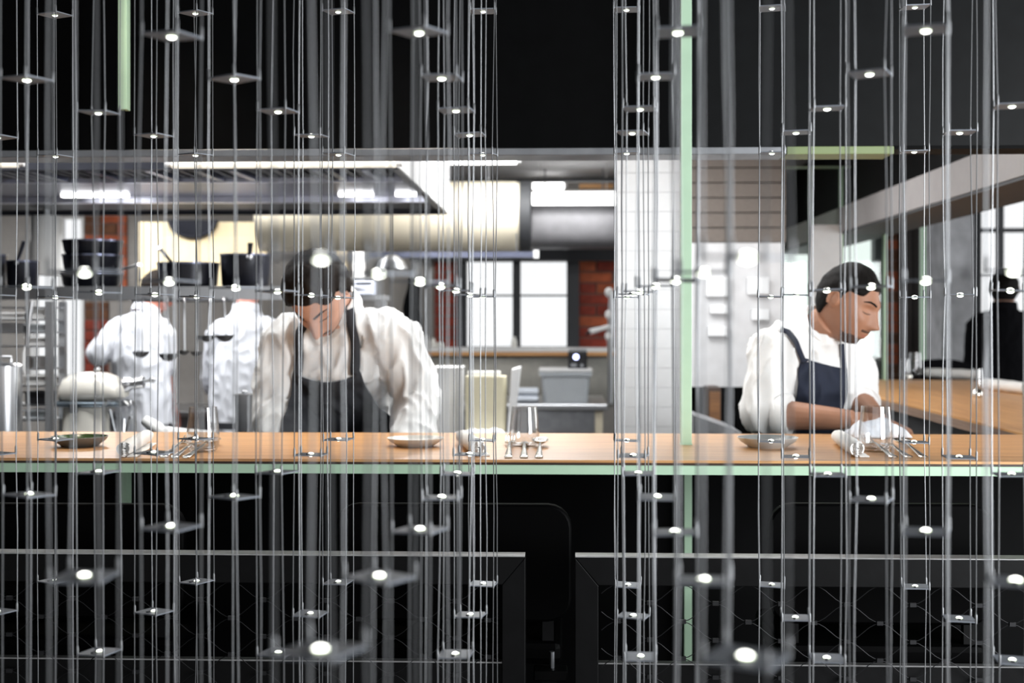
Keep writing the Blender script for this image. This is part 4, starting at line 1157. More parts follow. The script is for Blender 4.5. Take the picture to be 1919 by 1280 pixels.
# red bottles on shelf behind the turned chefs
# white bowls on the lower shelf of the wing
for (px, py, r_, lab) in ((1690, 785, 0.07, 'white bowl nearest the chef under the counter wing'), (1752, 792, 0.075, 'white bowl in the middle under the counter wing'), (1822, 800, 0.08, 'white bowl under the counter wing near the picture edge')):
    c = C(px, py + 14, 0.80)
    c.x = min(max(c.x, 1.13), 1.27)
    Yb = F * c.x / (px - 1052); c.y = min(max(Yb, 4.0), 6.6)
    h = 0.16
    tag(MB().lathe([(0, 0), (r_ * 0.5, 0), (r_ * 0.8, h * 0.3), (r_, h), (r_ * 0.96, h), (r_ * 0.75, h * 0.33), (0, h * 0.08)], (c.x, c.y, 0.8005), 28).build('white_bowl', M_ceramic, None, smooth=40), lab, 'bowl', 'bowls under the wing')

# ================================================================== TABLEWARE ON THE PASS
def glass(px, py, label, w=57, h=74, z=ZT, name='tumbler', grp='tumblers'):
    c = C(px, py, z)
    sc = c.y / F
    R, Hh = w / 2 * sc, h * sc
    t = thing(name, label, 'glass', c, 0, grp)
    out = [(0, 0), (R * 0.70, 0), (R * 0.86, Hh * 0.05), (R * 0.97, Hh * 0.16), (R, Hh * 0.28), (R * 0.97, Hh * 0.5), (R * 0.84, Hh)]
    inn = [(R * 0.80, Hh), (R * 0.93, Hh * 0.5), (R * 0.96, Hh * 0.28), (R * 0.92, Hh * 0.17), (R * 0.8, Hh * 0.085), (R * 0.6, Hh * 0.06), (0, Hh * 0.055)]
    MB().lathe(out + inn, (0, 0, 0), 40).build('glass_wall', M_glass, t, smooth=60, local=True)
    return t
glass(381, 846, 'clear tumbler beside the leftmost cutlery', 62, 84)
glass(983, 836, 'clear tumbler above the middle cutlery')
glass(1641, 846, 'clear tumbler in front of the navy aproned chef', 62, 84)

def dish(px, py, w, h, label, m_out, m_in, name='shallow_bowl', z=ZT, cat='bowl'):
    c = C(px, py, z); sc = c.y / F; R, Hh = w / 2 * sc, h * sc
    t = thing(name, label, cat, c)
    MB().lathe([(0, 0), (R * 0.62, 0), (R * 0.66, Hh * 0.12), (R * 0.9, Hh * 0.6), (R, Hh), (R * 0.965, Hh)], (0, 0, 0), 44, caps=False).build('outer_shell', m_out, t, smooth=45, local=True)
    MB().lathe([(R * 0.965, Hh), (R * 0.86, Hh * 0.62), (R * 0.6, Hh * 0.25), (0, Hh * 0.2)], (0, 0, 0), 44, caps=False).build('inner_glaze', m_in, t, smooth=45, local=True)
dish(150, 836, 106, 19, 'shallow grey bowl with green glazed inside', M_ceramic_g, M_glaze)
dish(779, 836, 108, 16, 'shallow cream plate in front of the bent chef', M_ceramic, M_ceramic, 'plate', cat='plate')
dish(1439, 838, 113, 19, 'shallow pale bowl in front of the navy aproned chef', mat('pale_grey_ceramic', lin(205, 206, 204), 0.35, var=0.04), mat('grey_glaze', lin(150, 152, 150), 0.25, var=0.1))

def napkin(front, back, label, z=ZT, R=0.021, name='rolled_napkin'):
    a, b = C(front[0], front[1], z), C(back[0], back[1], z)
    L = (b - a).length
    t = thing(name, label, 'napkin', a, math.atan2(b.y - a.y, b.x - a.x) - PI / 2, 'rolled napkins')
    th = 0.0042; turns = 3.3
    outl, inl = [], []
    n = 64
    for i in range(n + 1):
        f = i / n
        an = -2 * PI * turns * (1 - f) - PI / 2
        r = 0.004 + (R - 0.004) * f
        wob = 1 + 0.07 * math.sin(an * 3.1) * (1 - f * 0.6)
        outl.append((r * wob * math.cos(an), r * wob * math.sin(an)))
        r2 = max(0.001, r - th)
        inl.append((r2 * wob * math.cos(an), r2 * wob * math.sin(an)))
    # spiral end face + skin, as strips along the axis
    mb = MB()
    ny = 12
    ring = outl + inl[::-1]; m = len(ring)
    for j in range(ny + 1):
        y = L * j / ny
        k = 1.0 - 0.10 * abs(2 * j / ny - 1) ** 3 + 0.03 * math.sin(j * 1.7)
        end = 0.004 * math.sin(j * 2.1)
        for (x, zz) in ring:
            mb.v.append((x * k, y + (0.004 * math.sin(9 * x / R) if j in (0, ny) else 0), R + zz * k * 0.92 - R * 0.06 + end * 0.2))
    for j in range(ny):
        for i in range(m):
            i2 = (i + 1) % m
            mb.f.append((j * m + i, j * m + i2, (j + 1) * m + i2, (j + 1) * m + i))
    for j in (0, ny):
        for i in range(n):
            mb.f.append((j * m + i, j * m + i + 1, j * m + m - 2 - i, j * m + m - 1 - i))
    mb.build('linen_roll', M_napkin, t, smooth=60, local=True)
    flap = MB().box(R * 0.2, R * 1.25, 0.004, L * 0.96, 0.0005, 0.004)
    flap.build('loose_flap', M_napkin, t, bevel=0.0015, local=True)
    return t
napkin((234, 858), (276, 832), 'rolled white napkin beside the grey bowl')
napkin((898, 856), (868, 832), 'rolled white napkin left of the middle cutlery')
napkin((1608, 858), (1572, 832), 'rolled white napkin right of the pale bowl')

def cutlery(kind, handle, head, label, z=ZT, grp='cutlery on the bar'):
    a, b = C(handle[0], handle[1], z), C(head[0], head[1], z)
    L = (b - a).length
    t = thing(kind, label, kind, a, math.atan2(b.y - a.y, b.x - a.x) - PI / 2, grp)
    def strip(prof, name):   # prof: (y, halfwidth, z, thickness)
        secs = [((0, y, zz), Vector((1, 0, 0)), Vector((0, 0, 1)), w, th) for (y, w, zz, th) in prof]
        return MB().ringloft(secs, 12).build(name, M_cut, t, smooth=True, local=True)
    strip([(0, 0.006, 0.003, 0.0022), (0.004, 0.0095, 0.003, 0.0028), (0.03, 0.0085, 0.004, 0.0026), (L * 0.4, 0.0045, 0.009, 0.0022), (L * 0.62, 0.0035, 0.014, 0.002), (L * 0.68, 0.0042, 0.012, 0.0018)], 'handle')
    if kind == 'spoon':
        mb = MB(); n, m = 20, 8
        for i in range(m + 1):
            f = i / m
            for j in range(n):
                an = 2 * PI * j / n
                x = 0.021 * f * math.cos(an); y = L * 0.83 + L * 0.165 * f * math.sin(an)
                mb.v.append((x, y, 0.005 + 0.011 * f * f))
        for i in range(m):
            for j in range(n):
                j2 = (j + 1) % n; mb.f.append((i * n + j, i * n + j2, (i + 1) * n + j2, (i + 1) * n + j))
        o = mb.build('bowl', M_cut, t, smooth=True, local=True)
        s = o.modifiers.new('s', 'SOLIDIFY'); s.thickness = 0.0018
    elif kind == 'fork':
        strip([(L * 0.66, 0.0045, 0.013, 0.0018), (L * 0.72, 0.011, 0.009, 0.0018), (L * 0.77, 0.0125, 0.008, 0.0017)], 'neck')
        for k in range(4):
            x = -0.0105 + 0.007 * k
            MB().tube([(x, L * 0.765, 0.008), (x, L * 0.86, 0.009), (x, L * 0.95, 0.014), (x, L, 0.021)], [0.0024, 0.0024, 0.0022, 0.0013], 6).build('tine', M_cut, t, smooth=True, local=True)
    else:
        strip([(L * 0.6, 0.005, 0.013, 0.002), (L * 0.66, 0.010, 0.010, 0.0014), (L * 0.85, 0.010, 0.007, 0.001), (L, 0.003, 0.005, 0.0008)], 'blade')
cutlery('fork', (306, 858), (355, 831), 'fork of the leftmost cutlery set, tines beside the tumbler')
cutlery('knife', (326, 859), (376, 833), 'knife between the fork and spoon of the leftmost set')
cutlery('spoon', (348, 859), (406, 832), 'spoon of the leftmost cutlery set')
cutlery('fork', (953, 859), (957, 829), 'fork of the middle cutlery set, next to the napkin')
cutlery('knife', (982, 859), (984, 831), 'knife of the middle cutlery set')
cutlery('spoon', (1010, 859), (1014, 832), 'spoon of the middle cutlery set')
cutlery('fork', (1676, 859), (1622, 831), 'fork beside the napkin of the rightmost set')
cutlery('knife', (1704, 859), (1652, 834), 'knife of the rightmost cutlery set')
cutlery('spoon', (1732, 859), (1684, 833), 'spoon of the rightmost cutlery set')

# ---- on the wing
napkin((1836, 712), (1738, 707), 'long rolled napkin beside the far glasses on the counter wing', R=0.03)
napkin((1925, 740), (1848, 730), 'rolled napkin at the picture edge on the counter wing', R=0.03)
glass(1697, 711, 'narrow tumbler nearest the mint window on the counter wing', 20, 38, name='wing_tumbler', grp='glasses on the wing')
glass(1716, 707, 'tall glass before the dark door on the counter wing', 26, 46, name='wing_tumbler', grp='glasses on the wing')
glass(1833, 741, 'tumbler between the two rolled napkins on the counter wing', 24, 50, name='wing_tumbler', grp='glasses on the wing')
for k, (px, py, lab) in enumerate(((1702, 711, 'small bright salt pot beside the far glasses'), (1832, 745, 'small steel pepper pot beside the wing tumbler'))):
    c = C(px, py); tag(MB().lathe([(0, 0), (0.02, 0), (0.024, 0.01), (0.018, 0.03), (0.008, 0.036), (0, 0.037)], c, 20).build('salt_pot', M_cut, None, smooth=True), lab, 'pot', 'salt pots')
# chair behind the wing
c = P(1765, 690, 7.4)
t = thing('dining_chair', 'black dining chair standing behind the counter wing', 'chair', (c.x, 7.55, 0))
w_ = 0.19
prof = []
zt = P(0, 671, 7.4).z
for k in range(9):
    an = PI * k / 8
    prof.append((c.x + w_ * math.cos(an), zt - 0.06 + 0.06 * math.sin(an)))
prof += [(c.x - w_ * 0.9, 0.86), (c.x + w_ * 0.9, 0.86)]
MB().prism(prof, 7.4, 7.43, 'Y').build('backrest', M_blackcloth, t, smooth=True)
MB().box(c.x - w_, c.x + w_, 7.4, 7.8, 0.72, 0.77).build('seat', M_blackcloth, t, bevel=0.01)
for sx in (-1, 1):
    for y in (7.42, 7.78): MB().box(c.x + sx * (w_ - 0.02) - 0.012, c.x + sx * (w_ - 0.02) + 0.012, y - 0.012, y + 0.012, 0, 0.72).build('leg', M_blackpaint, t)
    MB().box(c.x + sx * (w_ - 0.05) - 0.012, c.x + sx * (w_ - 0.05) + 0.012, 7.405, 7.425, 0.77, 0.87).build('back_post', M_blackpaint, t)

# ================================================================== PEOPLE
def head_mesh(hair=0.0, hairfn=None, beard=False, n=72, m=56):
    """head looking along -Y, centre between the ears; hair / beard give an offset shell"""
    mb = MB()
    for i in range(m + 1):
        la = -PI / 2 + PI * i / m
        for j in range(n):
            t = 2 * PI * j / n
            dx, dy, dz = math.cos(la) * math.cos(t), math.cos(la) * math.sin(t), math.sin(la)
            x, y, z = 0.077 * dx, 0.098 * dy, 0.118 * dz
            front = max(0.0, -dy)
            if z < 0:
                f = min(1, -z / 0.118)
                x *= 1 - 0.30 * f ** 1.4
                if dy < 0: y = y * (1 + 0.42 * f * math.cos(la) ** 0.0 * (1 - f * 0.55)) - 0.010 * f
                else: y *= 1 - 0.35 * f
            else:
                y += 0.006 * dz
                if dy < 0: y *= 1 - 0.06 * dz
            g = lambda a, b: math.exp(-(a / b) ** 2)
            fr = min(1.0, front * 2.2)
            ax = abs(x)
            d = 0.0
            # nose
            if z > -0.050 and z < 0.045:
                ramp = max(0, min(1, (0.040 - z) / 0.066)) if z > -0.026 else max(0, 1 - (-0.026 - z) / 0.018)
                d += 0.030 * g(x, 0.0125 + 0.004 * max(0, min(1, -z / 0.03))) * ramp
            d += 0.004 * g(z + 0.030, 0.010) * g(ax - 0.014, 0.006)
            d += 0.009 * g(z - 0.036, 0.011) * math.exp(-(x / 0.05) ** 4)
            d -= 0.014 * g(ax - 0.031, 0.015) * g(z - 0.014, 0.012)
            d += 0.006 * g(ax - 0.031, 0.011) * g(z - 0.011, 0.008)
            d += 0.005 * g(ax - 0.046, 0.016) * g(z + 0.018, 0.018)
            d += 0.008 * g(x, 0.021) * (g(z + 0.057, 0.0055) + g(z + 0.070, 0.006))
            d -= 0.003 * g(x, 0.024) * g(z + 0.0635, 0.0025)
            d += 0.012 * g(x, 0.024) * g(z + 0.098, 0.016)
            d -= 0.003 * g(x, 0.02) * g(z + 0.082, 0.007)
            y -= d * fr
            p = Vector((x, y, z))
            if hair or beard:
                nrm = Vector((dx / 0.077, dy / 0.098, dz / 0.118)).normalized()
                if hair:
                    mk = hairfn(dx, dy, dz, z)
                    nz = noise.noise(Vector((dx * 5, dy * 2.2, dz * 5))) * 0.35 + noise.noise(Vector((dx * 16, dy * 4, dz * 16))) * 0.2
                    off = mk * hair * (1 + nz) - (1 - mk) * 0.010
                else:
                    jaw = 1.0 if (z < -0.072 - 0.25 * max(0, abs(x) - 0.03) and dy < -0.3) else 0.0
                    up = 1 if (abs(x) < 0.030 and -0.056 < z < -0.045 and dy < 0) else 0
                    lip = 1 if (abs(x) < 0.024 and -0.078 < z < -0.052 and dy < 0 and not up) else 0
                    side = 0
                    mk = max(jaw, up, side) * (1 - lip)
                    off = 0.0016 * mk - 0.006 * (1 - mk)
                p += nrm * off
            mb.v.append(tuple(p))
    for i in range(m):
        for j in range(n):
            j2 = (j + 1) % n
            mb.f.append((i * n + j, i * n + j2, (i + 1) * n + j2, (i + 1) * n + j))
    return mb
def sstep(a, b, x):
    t = max(0.0, min(1.0, (x - a) / (b - a))); return t * t * (3 - 2 * t)
def hair_short(dx, dy, dz, z):
    # hairline: high over the brow, down behind the ears to the nape
    if dy < -0.25: line = 0.072 - 0.028 * sstep(0.3, 0.75, abs(dx))
    elif dy < 0.12: line = 0.044 - 0.06 * sstep(-0.25, 0.05, dy)
    else: line = -0.012 - 0.055 * sstep(0.12, 0.6, dy)
    return sstep(line - 0.006, line + 0.006, z)
def ears():
    mb = MB()
    for s in (-1, 1):
        M = Matrix.Rotation(s * 0.35, 3, 'Z')
        mb.ball((s * 0.078, 0.010, 0.000), 0.008, 0.016, 0.027, 16, 12, M)
        pts = [(s * 0.084, 0.010 + 0.016 * math.cos(a), 0.002 + 0.025 * math.sin(a)) for a in [i * PI * 1.5 / 10 - 0.9 for i in range(11)]]
        mb.tube(pts, 0.0045, 8)
    return mb
def hand_mb(curl=0.5, thumb=1):
    """wrist at origin, fingers along +X, palm facing -Z, thumb on +Y*thumb"""
    mb = MB()
    mb.ringloft([((x, 0, 0), Vector((0, 1, 0)), Vector((0, 0, 1)), w, h) for (x, w, h) in ((-0.02, 0.026, 0.020), (0.0, 0.028, 0.019), (0.03, 0.038, 0.016), (0.07, 0.042, 0.014), (0.095, 0.040, 0.012))], 16, power=2.6)
    for k, (y, L) in enumerate(((0.030, 0.070), (0.010, 0.080), (-0.011, 0.074), (-0.031, 0.058))):
        y *= thumb
        p = Vector((0.085, y, 0)); a = 0.0; pts = [p.copy()]
        for sgm in (0.45, 0.32, 0.23):
            a += curl * 0.9
            p = p + Vector((math.cos(a), y * 0.6, -math.sin(a))) * (L * sgm); pts.append(p.copy())
        mb.tube(pts, [0.0095, 0.0088, 0.008, 0.0065], 10); mb.ball(pts[-1], 0.0066, n=10, m=6)
    p = Vector((0.02, 0.028 * thumb, -0.004)); pts = [p, p + Vector((0.025, 0.026 * thumb, -0.012)), p + Vector((0.055, 0.034 * thumb, -0.022)), p + Vector((0.078, 0.030 * thumb, -0.03 - 0.01 * curl))]
    mb.tube(pts, [0.013, 0.0115, 0.0095, 0.0075], 10); mb.ball(pts[-1], 0.0075, n=10, m=6)
    return mb
def frame_to(d, up):
    x = d.normalized(); z = (up - x * up.dot(x)).normalized(); y = z.cross(x)
    return Matrix((x, y, z)).transposed()
def remeshed(mb, name, voxel, m, smooth_it=3, wr=None):
    me = mb.mesh('tmp', None)
    o = bpy.data.objects.new('tmp', me); COL.objects.link(o)
    r = o.modifiers.new('r', 'REMESH'); r.mode = 'VOXEL'; r.voxel_size = voxel; r.use_smooth_shade = True
    if smooth_it:
        s = o.modifiers.new('s', 'SMOOTH'); s.iterations = smooth_it; s.factor = 0.5
    dg = bpy.context.evaluated_depsgraph_get()
    me2 = bpy.data.meshes.new_from_object(o.evaluated_get(dg))
    me2.name = name
    bpy.data.objects.remove(o); bpy.data.meshes.remove(me)
    if wr:
        wr(me2)
    me2.materials.clear(); me2.materials.append(m)
    me2.polygons.foreach_set('use_smooth', [True] * len(me2.polygons))
    return me2
def wrinkles(amp, fq=9.0, seed=0.0, bones=()):
    def fn(me):
        nr = [v.normal.copy() for v in me.vertices]
        for v, n in zip(me.vertices, nr):
            p = v.co
            q = Vector((p.x * fq + seed, p.y * fq, p.z * fq * 0.45))
            w = noise.noise(q) * 0.8 + (1 - abs(noise.noise(q * 1.9 + Vector((3, 1, 7))))) ** 3 * 1.3 - 0.5
            w += 0.35 * noise.noise(Vector((p.x * 30, p.y * 30, p.z * 14)))
            v.co = p + n * amp * w
    return fn
def bvh_of(me):
    return BVHTree.FromPolygons([v.co.copy() for v in me.vertices], [tuple(p.vertices) for p in me.polygons])
def front_hit(bv, X, Z, y0=2.0):
    h = bv.ray_cast(Vector((X, y0, Z)), Vector((0, 1, 0)))
    return h[0].y if h[0] is not None else None
def interp(tab, y):
    if y <= tab[0][0]: return tab[0][1]
    for (a, b), (c, d) in zip(tab, tab[1:]):
        if y <= c: return b + (d - b) * (y - a) / (c - a)
    return tab[-1][1]
def draped(bv, name, m, parent, ytop, ybot, left, right, Yref, off=0.006, nu=34, nv=40, dip=0.0, ymax=None):
    grid = []
    for iv in range(nv + 1):
        v = iv / nv; rowp = []
        for iu in range(nu + 1):
            u = iu / nu
            yt = ytop[0] + (ytop[1] - ytop[0]) * u + dip * (1 - (2 * u - 1) ** 2)
            y = yt + (ybot - yt) * v
            x = interp(left, y) * (1 - u) + interp(right, y) * u
            p = P(x, y, Yref); hy = front_hit(bv, p.x, p.z)
            rowp.append([p.x, hy, p.z])
        grid.append(rowp)
    ys = [c[1] for r in grid for c in r if c[1] is not None]
    lim = ymax if ymax else max(ys)
    for r in grid:
        last = None
        for c in r:
            if c[1] is None: c[1] = last if last is not None else lim
            c[1] = min(c[1], lim); last = c[1]
    for _ in range(3):
        g2 = [[c[1] for c in r] for r in grid]
        for i in range(nv + 1):
            for j in range(nu + 1):
                s = [g2[a][b] for a, b in ((i - 1, j), (i + 1, j), (i, j - 1), (i, j + 1)) if 0 <= a <= nv and 0 <= b <= nu]
                grid[i][j][1] = min(g2[i][j], 0.5 * g2[i][j] + 0.5 * sum(s) / len(s))
    mb = MB()
    for r in grid:
        for c in r: mb.v.append((c[0], c[1] - off, c[2]))
    for i in range(nv):
        for j in range(nu):
            a = i * (nu + 1) + j; mb.f.append((a, a + 1, a + nu + 2, a + nu + 1))
    o = mb.build(name, m, parent, smooth=True)
    s = o.modifiers.new('s', 'SOLIDIFY'); s.thickness = 0.003; s.offset = 1
    return o
def strap(bv, name, m, parent, pxs, Yref, w=0.03, off=0.006):
    pts = []
    for k in range(len(pxs) - 1):
        for s in range(8):
            f = s / 8
            pts.append((pxs[k][0] + (pxs[k + 1][0] - pxs[k][0]) * f, pxs[k][1] + (pxs[k + 1][1] - pxs[k][1]) * f))
    pts.append(pxs[-1])
    c3 = []
    last = None
    for (x, y) in pts:
        p = P(x, y, Yref); h = front_hit(bv, p.x, p.z)
        if h is None: h = last if last else Yref
        last = h; c3.append(Vector((p.x, h - off, p.z)))
    for _ in range(2):
        c3 = [c3[0]] + [Vector((c3[i].x, min(c3[i].y, (c3[i - 1].y + c3[i + 1].y) / 2), c3[i].z)) for i in range(1, len(c3) - 1)] + [c3[-1]]
    mb = MB()
    for i, p in enumerate(c3):
        d = (c3[min(i + 1, len(c3) - 1)] - c3[max(i - 1, 0)]).normalized()
        sd = d.cross(Vector((0, -1, 0))).normalized() * w / 2
        for q in (-1, 1):
            X = p + sd * q; h = front_hit(bv, X.x, X.z)
            mb.v.append((X.x, min(p.y, (h - off) if h else p.y), X.z))
    for i in range(len(c3) - 1): mb.f.append((2 * i, 2 * i + 1, 2 * i + 3, 2 * i + 2))
    o = mb.build(name, m, parent, smooth=True)
    s = o.modifiers.new('s', 'SOLIDIFY'); s.thickness = 0.003; s.offset = 1
    return o

def person(label, spec):
    """spec in world coordinates: pelvis, belly, chest, neck, head, (yaw,pitch,roll), shoulders, elbows, wrists"""
    g = spec
    V = Vector
    fwd = V((math.sin(g['turn']), -math.cos(g['turn']), 0)); right = V((math.cos(g['turn']), math.sin(g['turn']), 0))
    sk = g.get('skin', M_skin)
    base = V((g['pelvis'].x, g['pelvis'].y, 0))
    R = Matrix.Rotation(g['yaw'], 3, 'Z') @ Matrix.Rotation(g['pitch'], 3, 'X') @ Matrix.Rotation(g.get('roll', 0), 3, 'Y')
    H4 = Matrix.Translation(g['head']) @ R.to_4x4() @ Matrix.Scale(g.get('hs', 1.0), 4)
    pel, bel, che, nek = g['pelvis'], g['belly'], g['chest'], g['neck']
    vox = g.get('vox', 0.004)
    body = MB()
    sec = lambda c, rx, ry: (c, right, fwd, rx, ry)
    sw = g.get('sw', 1.0)
    body.ringloft([sec(pel - V((0, 0, 0.1)), 0.14 * sw, 0.09), sec(pel, 0.15 * sw, 0.1), sec(bel, 0.135 * sw, 0.09), sec(che, 0.15 * sw, 0.1), sec(che.lerp(nek, 0.6), 0.12 * sw, 0.075), sec(nek, 0.06, 0.055)], 24)
    hb = H4 @ V((0, 0.018, -0.07))
    body.tube([nek - V((0, 0, 0.03)), nek.lerp(hb, 0.5), hb], [0.064, 0.057, 0.056], 20)
    body.add(head_mesh(), H4); body.add(ears(), H4)
    for s in (0, 1):
        sh, el, wr_ = g['sh'][s], g['el'][s], g['wr'][s]
        body.tube([sh.lerp(che, 0.3), sh, sh.lerp(el, 0.5), el], [0.05, 0.052, 0.045, 0.040], 16)
        body.tube([el, el.lerp(wr_, 0.25), el.lerp(wr_, 0.7), wr_], [0.041, 0.044, 0.034, 0.027], 16); body.ball(el, 0.041)
        hd = (g['hd'][s] if 'hd' in g else (wr_ - el)).normalized()
        up = g.get('pu', [V((0, 0, 1))] * 2)[s]
        M4 = Matrix.Translation(wr_) @ frame_to(hd, up).to_4x4()
        body.add(hand_mb(g.get('curl', 0.45), (1 if s == 0 else -1) * g.get('thumbflip', 1)), M4)
    legs = []
    for s in (-1, 1):
        hip = pel + right * s * 0.085 - V((0, 0, 0.06)); foot = V((base.x, base.y, 0)) + right * s * 0.11
        foot += V((0, g.get('footdy', 0), 0))
        kn = hip.lerp(foot, 0.48) + fwd * 0.02
        legs.append((hip, kn, foot))
        body.tube([hip, kn, foot + V((0, 0, 0.07))], [0.075, 0.052, 0.036], 14)
        body.tube([foot + V((0, 0, 0.07)), foot + V((0, 0, 0.045)) + fwd * 0.07, foot + V((0, 0, 0.032)) + fwd * 0.17], [0.04, 0.038, 0.028], 12)
    me = remeshed(body, 'person', vox, sk, 1)
    me.transform(Matrix.Translation(-base))
    root = bpy.data.objects.new('person', me); COL.objects.link(root); root.location = base
    tag(root, label, 'person')
    # jacket
    jk = MB()
    jw = g.get('jw', 1.0)
    jd = g.get('jd', 1.0)
    jk.ringloft([sec(pel - V((0, 0, 0.10)), 0.19 * jw, 0.135 * jd), sec(pel + V((0, 0, 0.02)), 0.185 * jw, 0.135 * jd), sec(bel, 0.185 * jw, 0.135 * jd), sec(che - V((0, 0, 0.05)), 0.19 * jw, 0.135 * jd), sec(che + V((0, 0, 0.04)), 0.175 * jw, 0.118 * jd), sec(che.lerp(nek, 0.72), 0.125 * jw, 0.095), sec(nek, 0.08, 0.076), sec(nek + (hb - nek) * 0.22, 0.072, 0.068)], 32)
    for s in (0, 1):
        sh, el, wr_ = g['sh'][s], g['el'][s], g['wr'][s]
        cf = g['cuff'][s]
        ar = g.get('ar', 1.0)
        jk.tube([sh.lerp(nek, 0.55) - V((0, 0, 0.025)), sh.lerp(nek, 0.12), sh, sh.lerp(el, 0.45), sh.lerp(el, 0.85), el], [0.068, 0.074 * ar, 0.078 * ar, 0.074 * ar, 0.072 * ar, 0.069 * ar], 20)
        jk.ball(el, 0.069 * ar)
        end = el.lerp(wr_, cf)
        jk.tube([el, el.lerp(end, 0.5), end], [0.069 * ar, 0.066 * ar, 0.060 * ar], 20)
    jme = remeshed(jk, 'chef_jacket', g.get('jvox', 0.007), g['jacket'], 4, wrinkles(g.get('wamp', 0.006), 12.0, g['head'].x * 10))
    bv = bvh_of(jme)
    jme.transform(Matrix.Translation(-base))
    jo = bpy.data.objects.new(g.get('jname', 'chef_jacket'), jme); COL.objects.link(jo); jo.parent = root
    # collar
    d = (hb - nek).normalized(); a, b = orient(d, V((0, 1, 0)))
    mb = MB()
    mb.ringloft([(nek + d * q, a, b, r, r * 0.95) for (q, r) in ((0.0, 0.080), (0.022, 0.078), (0.045, 0.074), (0.046, 0.066), (0.015, 0.066))], 32, caps=False)
    mb.build('collar', g['jacket'], jo, smooth=True)
    # cuffs
    for s in (0, 1):
        el, wr_ = g['el'][s], g['wr'][s]
        if g['cuff'][s] < 0.97:
            e = el.lerp(wr_, g['cuff'][s]); dd = (wr_ - el).normalized(); a, b = orient(dd)
            ar = g.get('ar', 1.0)
            MB().ringloft([(e + dd * q, a, b, r * ar, r * ar) for (q, r) in ((-0.045, 0.067), (-0.04, 0.071), (0.0, 0.068), (0.004, 0.064), (0.0, 0.05))], 28, caps=False).build('cuff', g['jacket'], jo, smooth=True)
    # trousers
    tr = MB()
    for (hip, kn, foot) in legs: tr.tube([hip + V((0, 0, 0.03)), kn, foot + V((0, 0, 0.09))], [0.098, 0.075, 0.065], 18)
    tr.ringloft([sec(pel - V((0, 0, 0.12)), 0.17, 0.115), sec(pel + V((0, 0, 0.0)), 0.165, 0.115)], 24)
    tme = remeshed(tr, 'trousers', 0.012, M_trouser, 3)
    tme.transform(Matrix.Translation(-base))
    to = bpy.data.objects.new('trousers', tme); COL.objects.link(to); to.parent = root
    for (hip, kn, foot) in legs:
        MB().ringloft([(foot + fwd * q + V((0, 0, h * 0.5)), right, V((0, 0, 1)), w_, h * 0.5) for (q, w_, h) in ((-0.06, 0.035, 0.06), (-0.04, 0.045, 0.1), (0.03, 0.05, 0.1), (0.12, 0.05, 0.065), (0.2, 0.035, 0.05))], 16, power=2.6).build('shoe', M_dev, root, smooth=True)
    # hair, brows, beard
    Mi = Matrix.Translation(-base) @ H4
    hm = MB().add(head_mesh(hair=g.get('hair', 0.012), hairfn=g.get('hairfn', hair_short)), Mi)
    ho = hm.build('hair', g.get('hairmat', M_hair), root, smooth=180, local=True)
    if g.get('face', True):
        hv = head_mesh(); hbv = BVHTree.FromPolygons([Vector(v) for v in hv.v], hv.f)
        def on_face(pts, off):
            r_ = []
            for (x, z) in pts:
                h = hbv.ray_cast(Vector((x, -0.3, z)), Vector((0, 1, 0)))[0]
                r_.append((x, h.y + off, z))
            return r_
        for s in (-1, 1):
            MB().add(MB().tube(on_face([(s * 0.014, 0.034), (s * 0.024, 0.038), (s * 0.036, 0.040), (s * 0.050, 0.034)], 0.0005), [0.0030, 0.0036, 0.0034, 0.0016], 8), Mi).build('eyebrow', g.get('hairmat', M_hair), root, smooth=True, local=True)
            MB().add(MB().tube(on_face([(s * 0.018, 0.006), (s * 0.026, 0.0032), (s * 0.036, 0.0032), (s * 0.045, 0.006)], 0.0004), [0.001, 0.0016, 0.0017, 0.001], 8), Mi).build('eyelash', M_dev, root, smooth=True, local=True)
        MB().add(MB().tube(on_face([(-0.021, -0.063), (-0.012, -0.0625), (0, -0.063), (0.012, -0.0625), (0.021, -0.063)], 0.0015), [0.0015, 0.0042, 0.0048, 0.0042, 0.0015], 8), Mi).build('lips', M_lip, root, smooth=True, local=True)
        if g.get('beard'):
            MB().add(head_mesh(beard=True), Mi).build('beard', M_beard, root, smooth=180, local=True)
    return root, bv, jo

def px(x, y, Y): return P(x, y, Y)
# ---- bent chef in the middle
root, bv, jo = person('chef in white jacket and charcoal apron bending low over the bar', dict(
    turn=0.0, pelvis=px(618, 850, 4.36).copy(), belly=px(622, 790, 4.28), chest=px(632, 672, 4.13), neck=px(634, 582, 4.02),
    head=px(598, 548, 3.90), yaw=-0.16, pitch=1.16, roll=-0.10, hs=1.04,
    sh=[px(538, 640, 4.08), px(742, 632, 4.08)], el=[px(514, 762, 4.06), px(786, 752, 4.06)], wr=[px(548, 876, 3.86), px(760, 878, 3.86)], hd=[Vector((0.25, -1, -0.10)), Vector((-0.2, -1, -0.10))], curl=0.25,
    cuff=[1.0, 1.0], jacket=M_cloth, skin=M_skin, hairmat=M_hair_b, hair=0.017, beard=True, sw=1.05, jw=0.98, jd=1.05, ar=1.0, vox=0.0032, wamp=0.011))
draped(bv, 'apron', M_apron, root, (694, 696), 930, [(690, 553), (705, 548), (760, 543), (930, 545)],
       [(690, 673), (705, 679), (740, 687), (770, 700), (800, 732), (830, 748), (930, 752)], 4.0, dip=21, ymax=4.2, off=0.011)
strap(bv, 'apron_strap', M_apron, root, [(578, 600), (566, 622), (562, 660), (560, 703)], 4.0, 0.026, 0.010)
strap(bv, 'apron_strap', M_apron, root, [(656, 566), (662, 590), (666, 640), (667, 703)], 4.0, 0.028, 0.010)
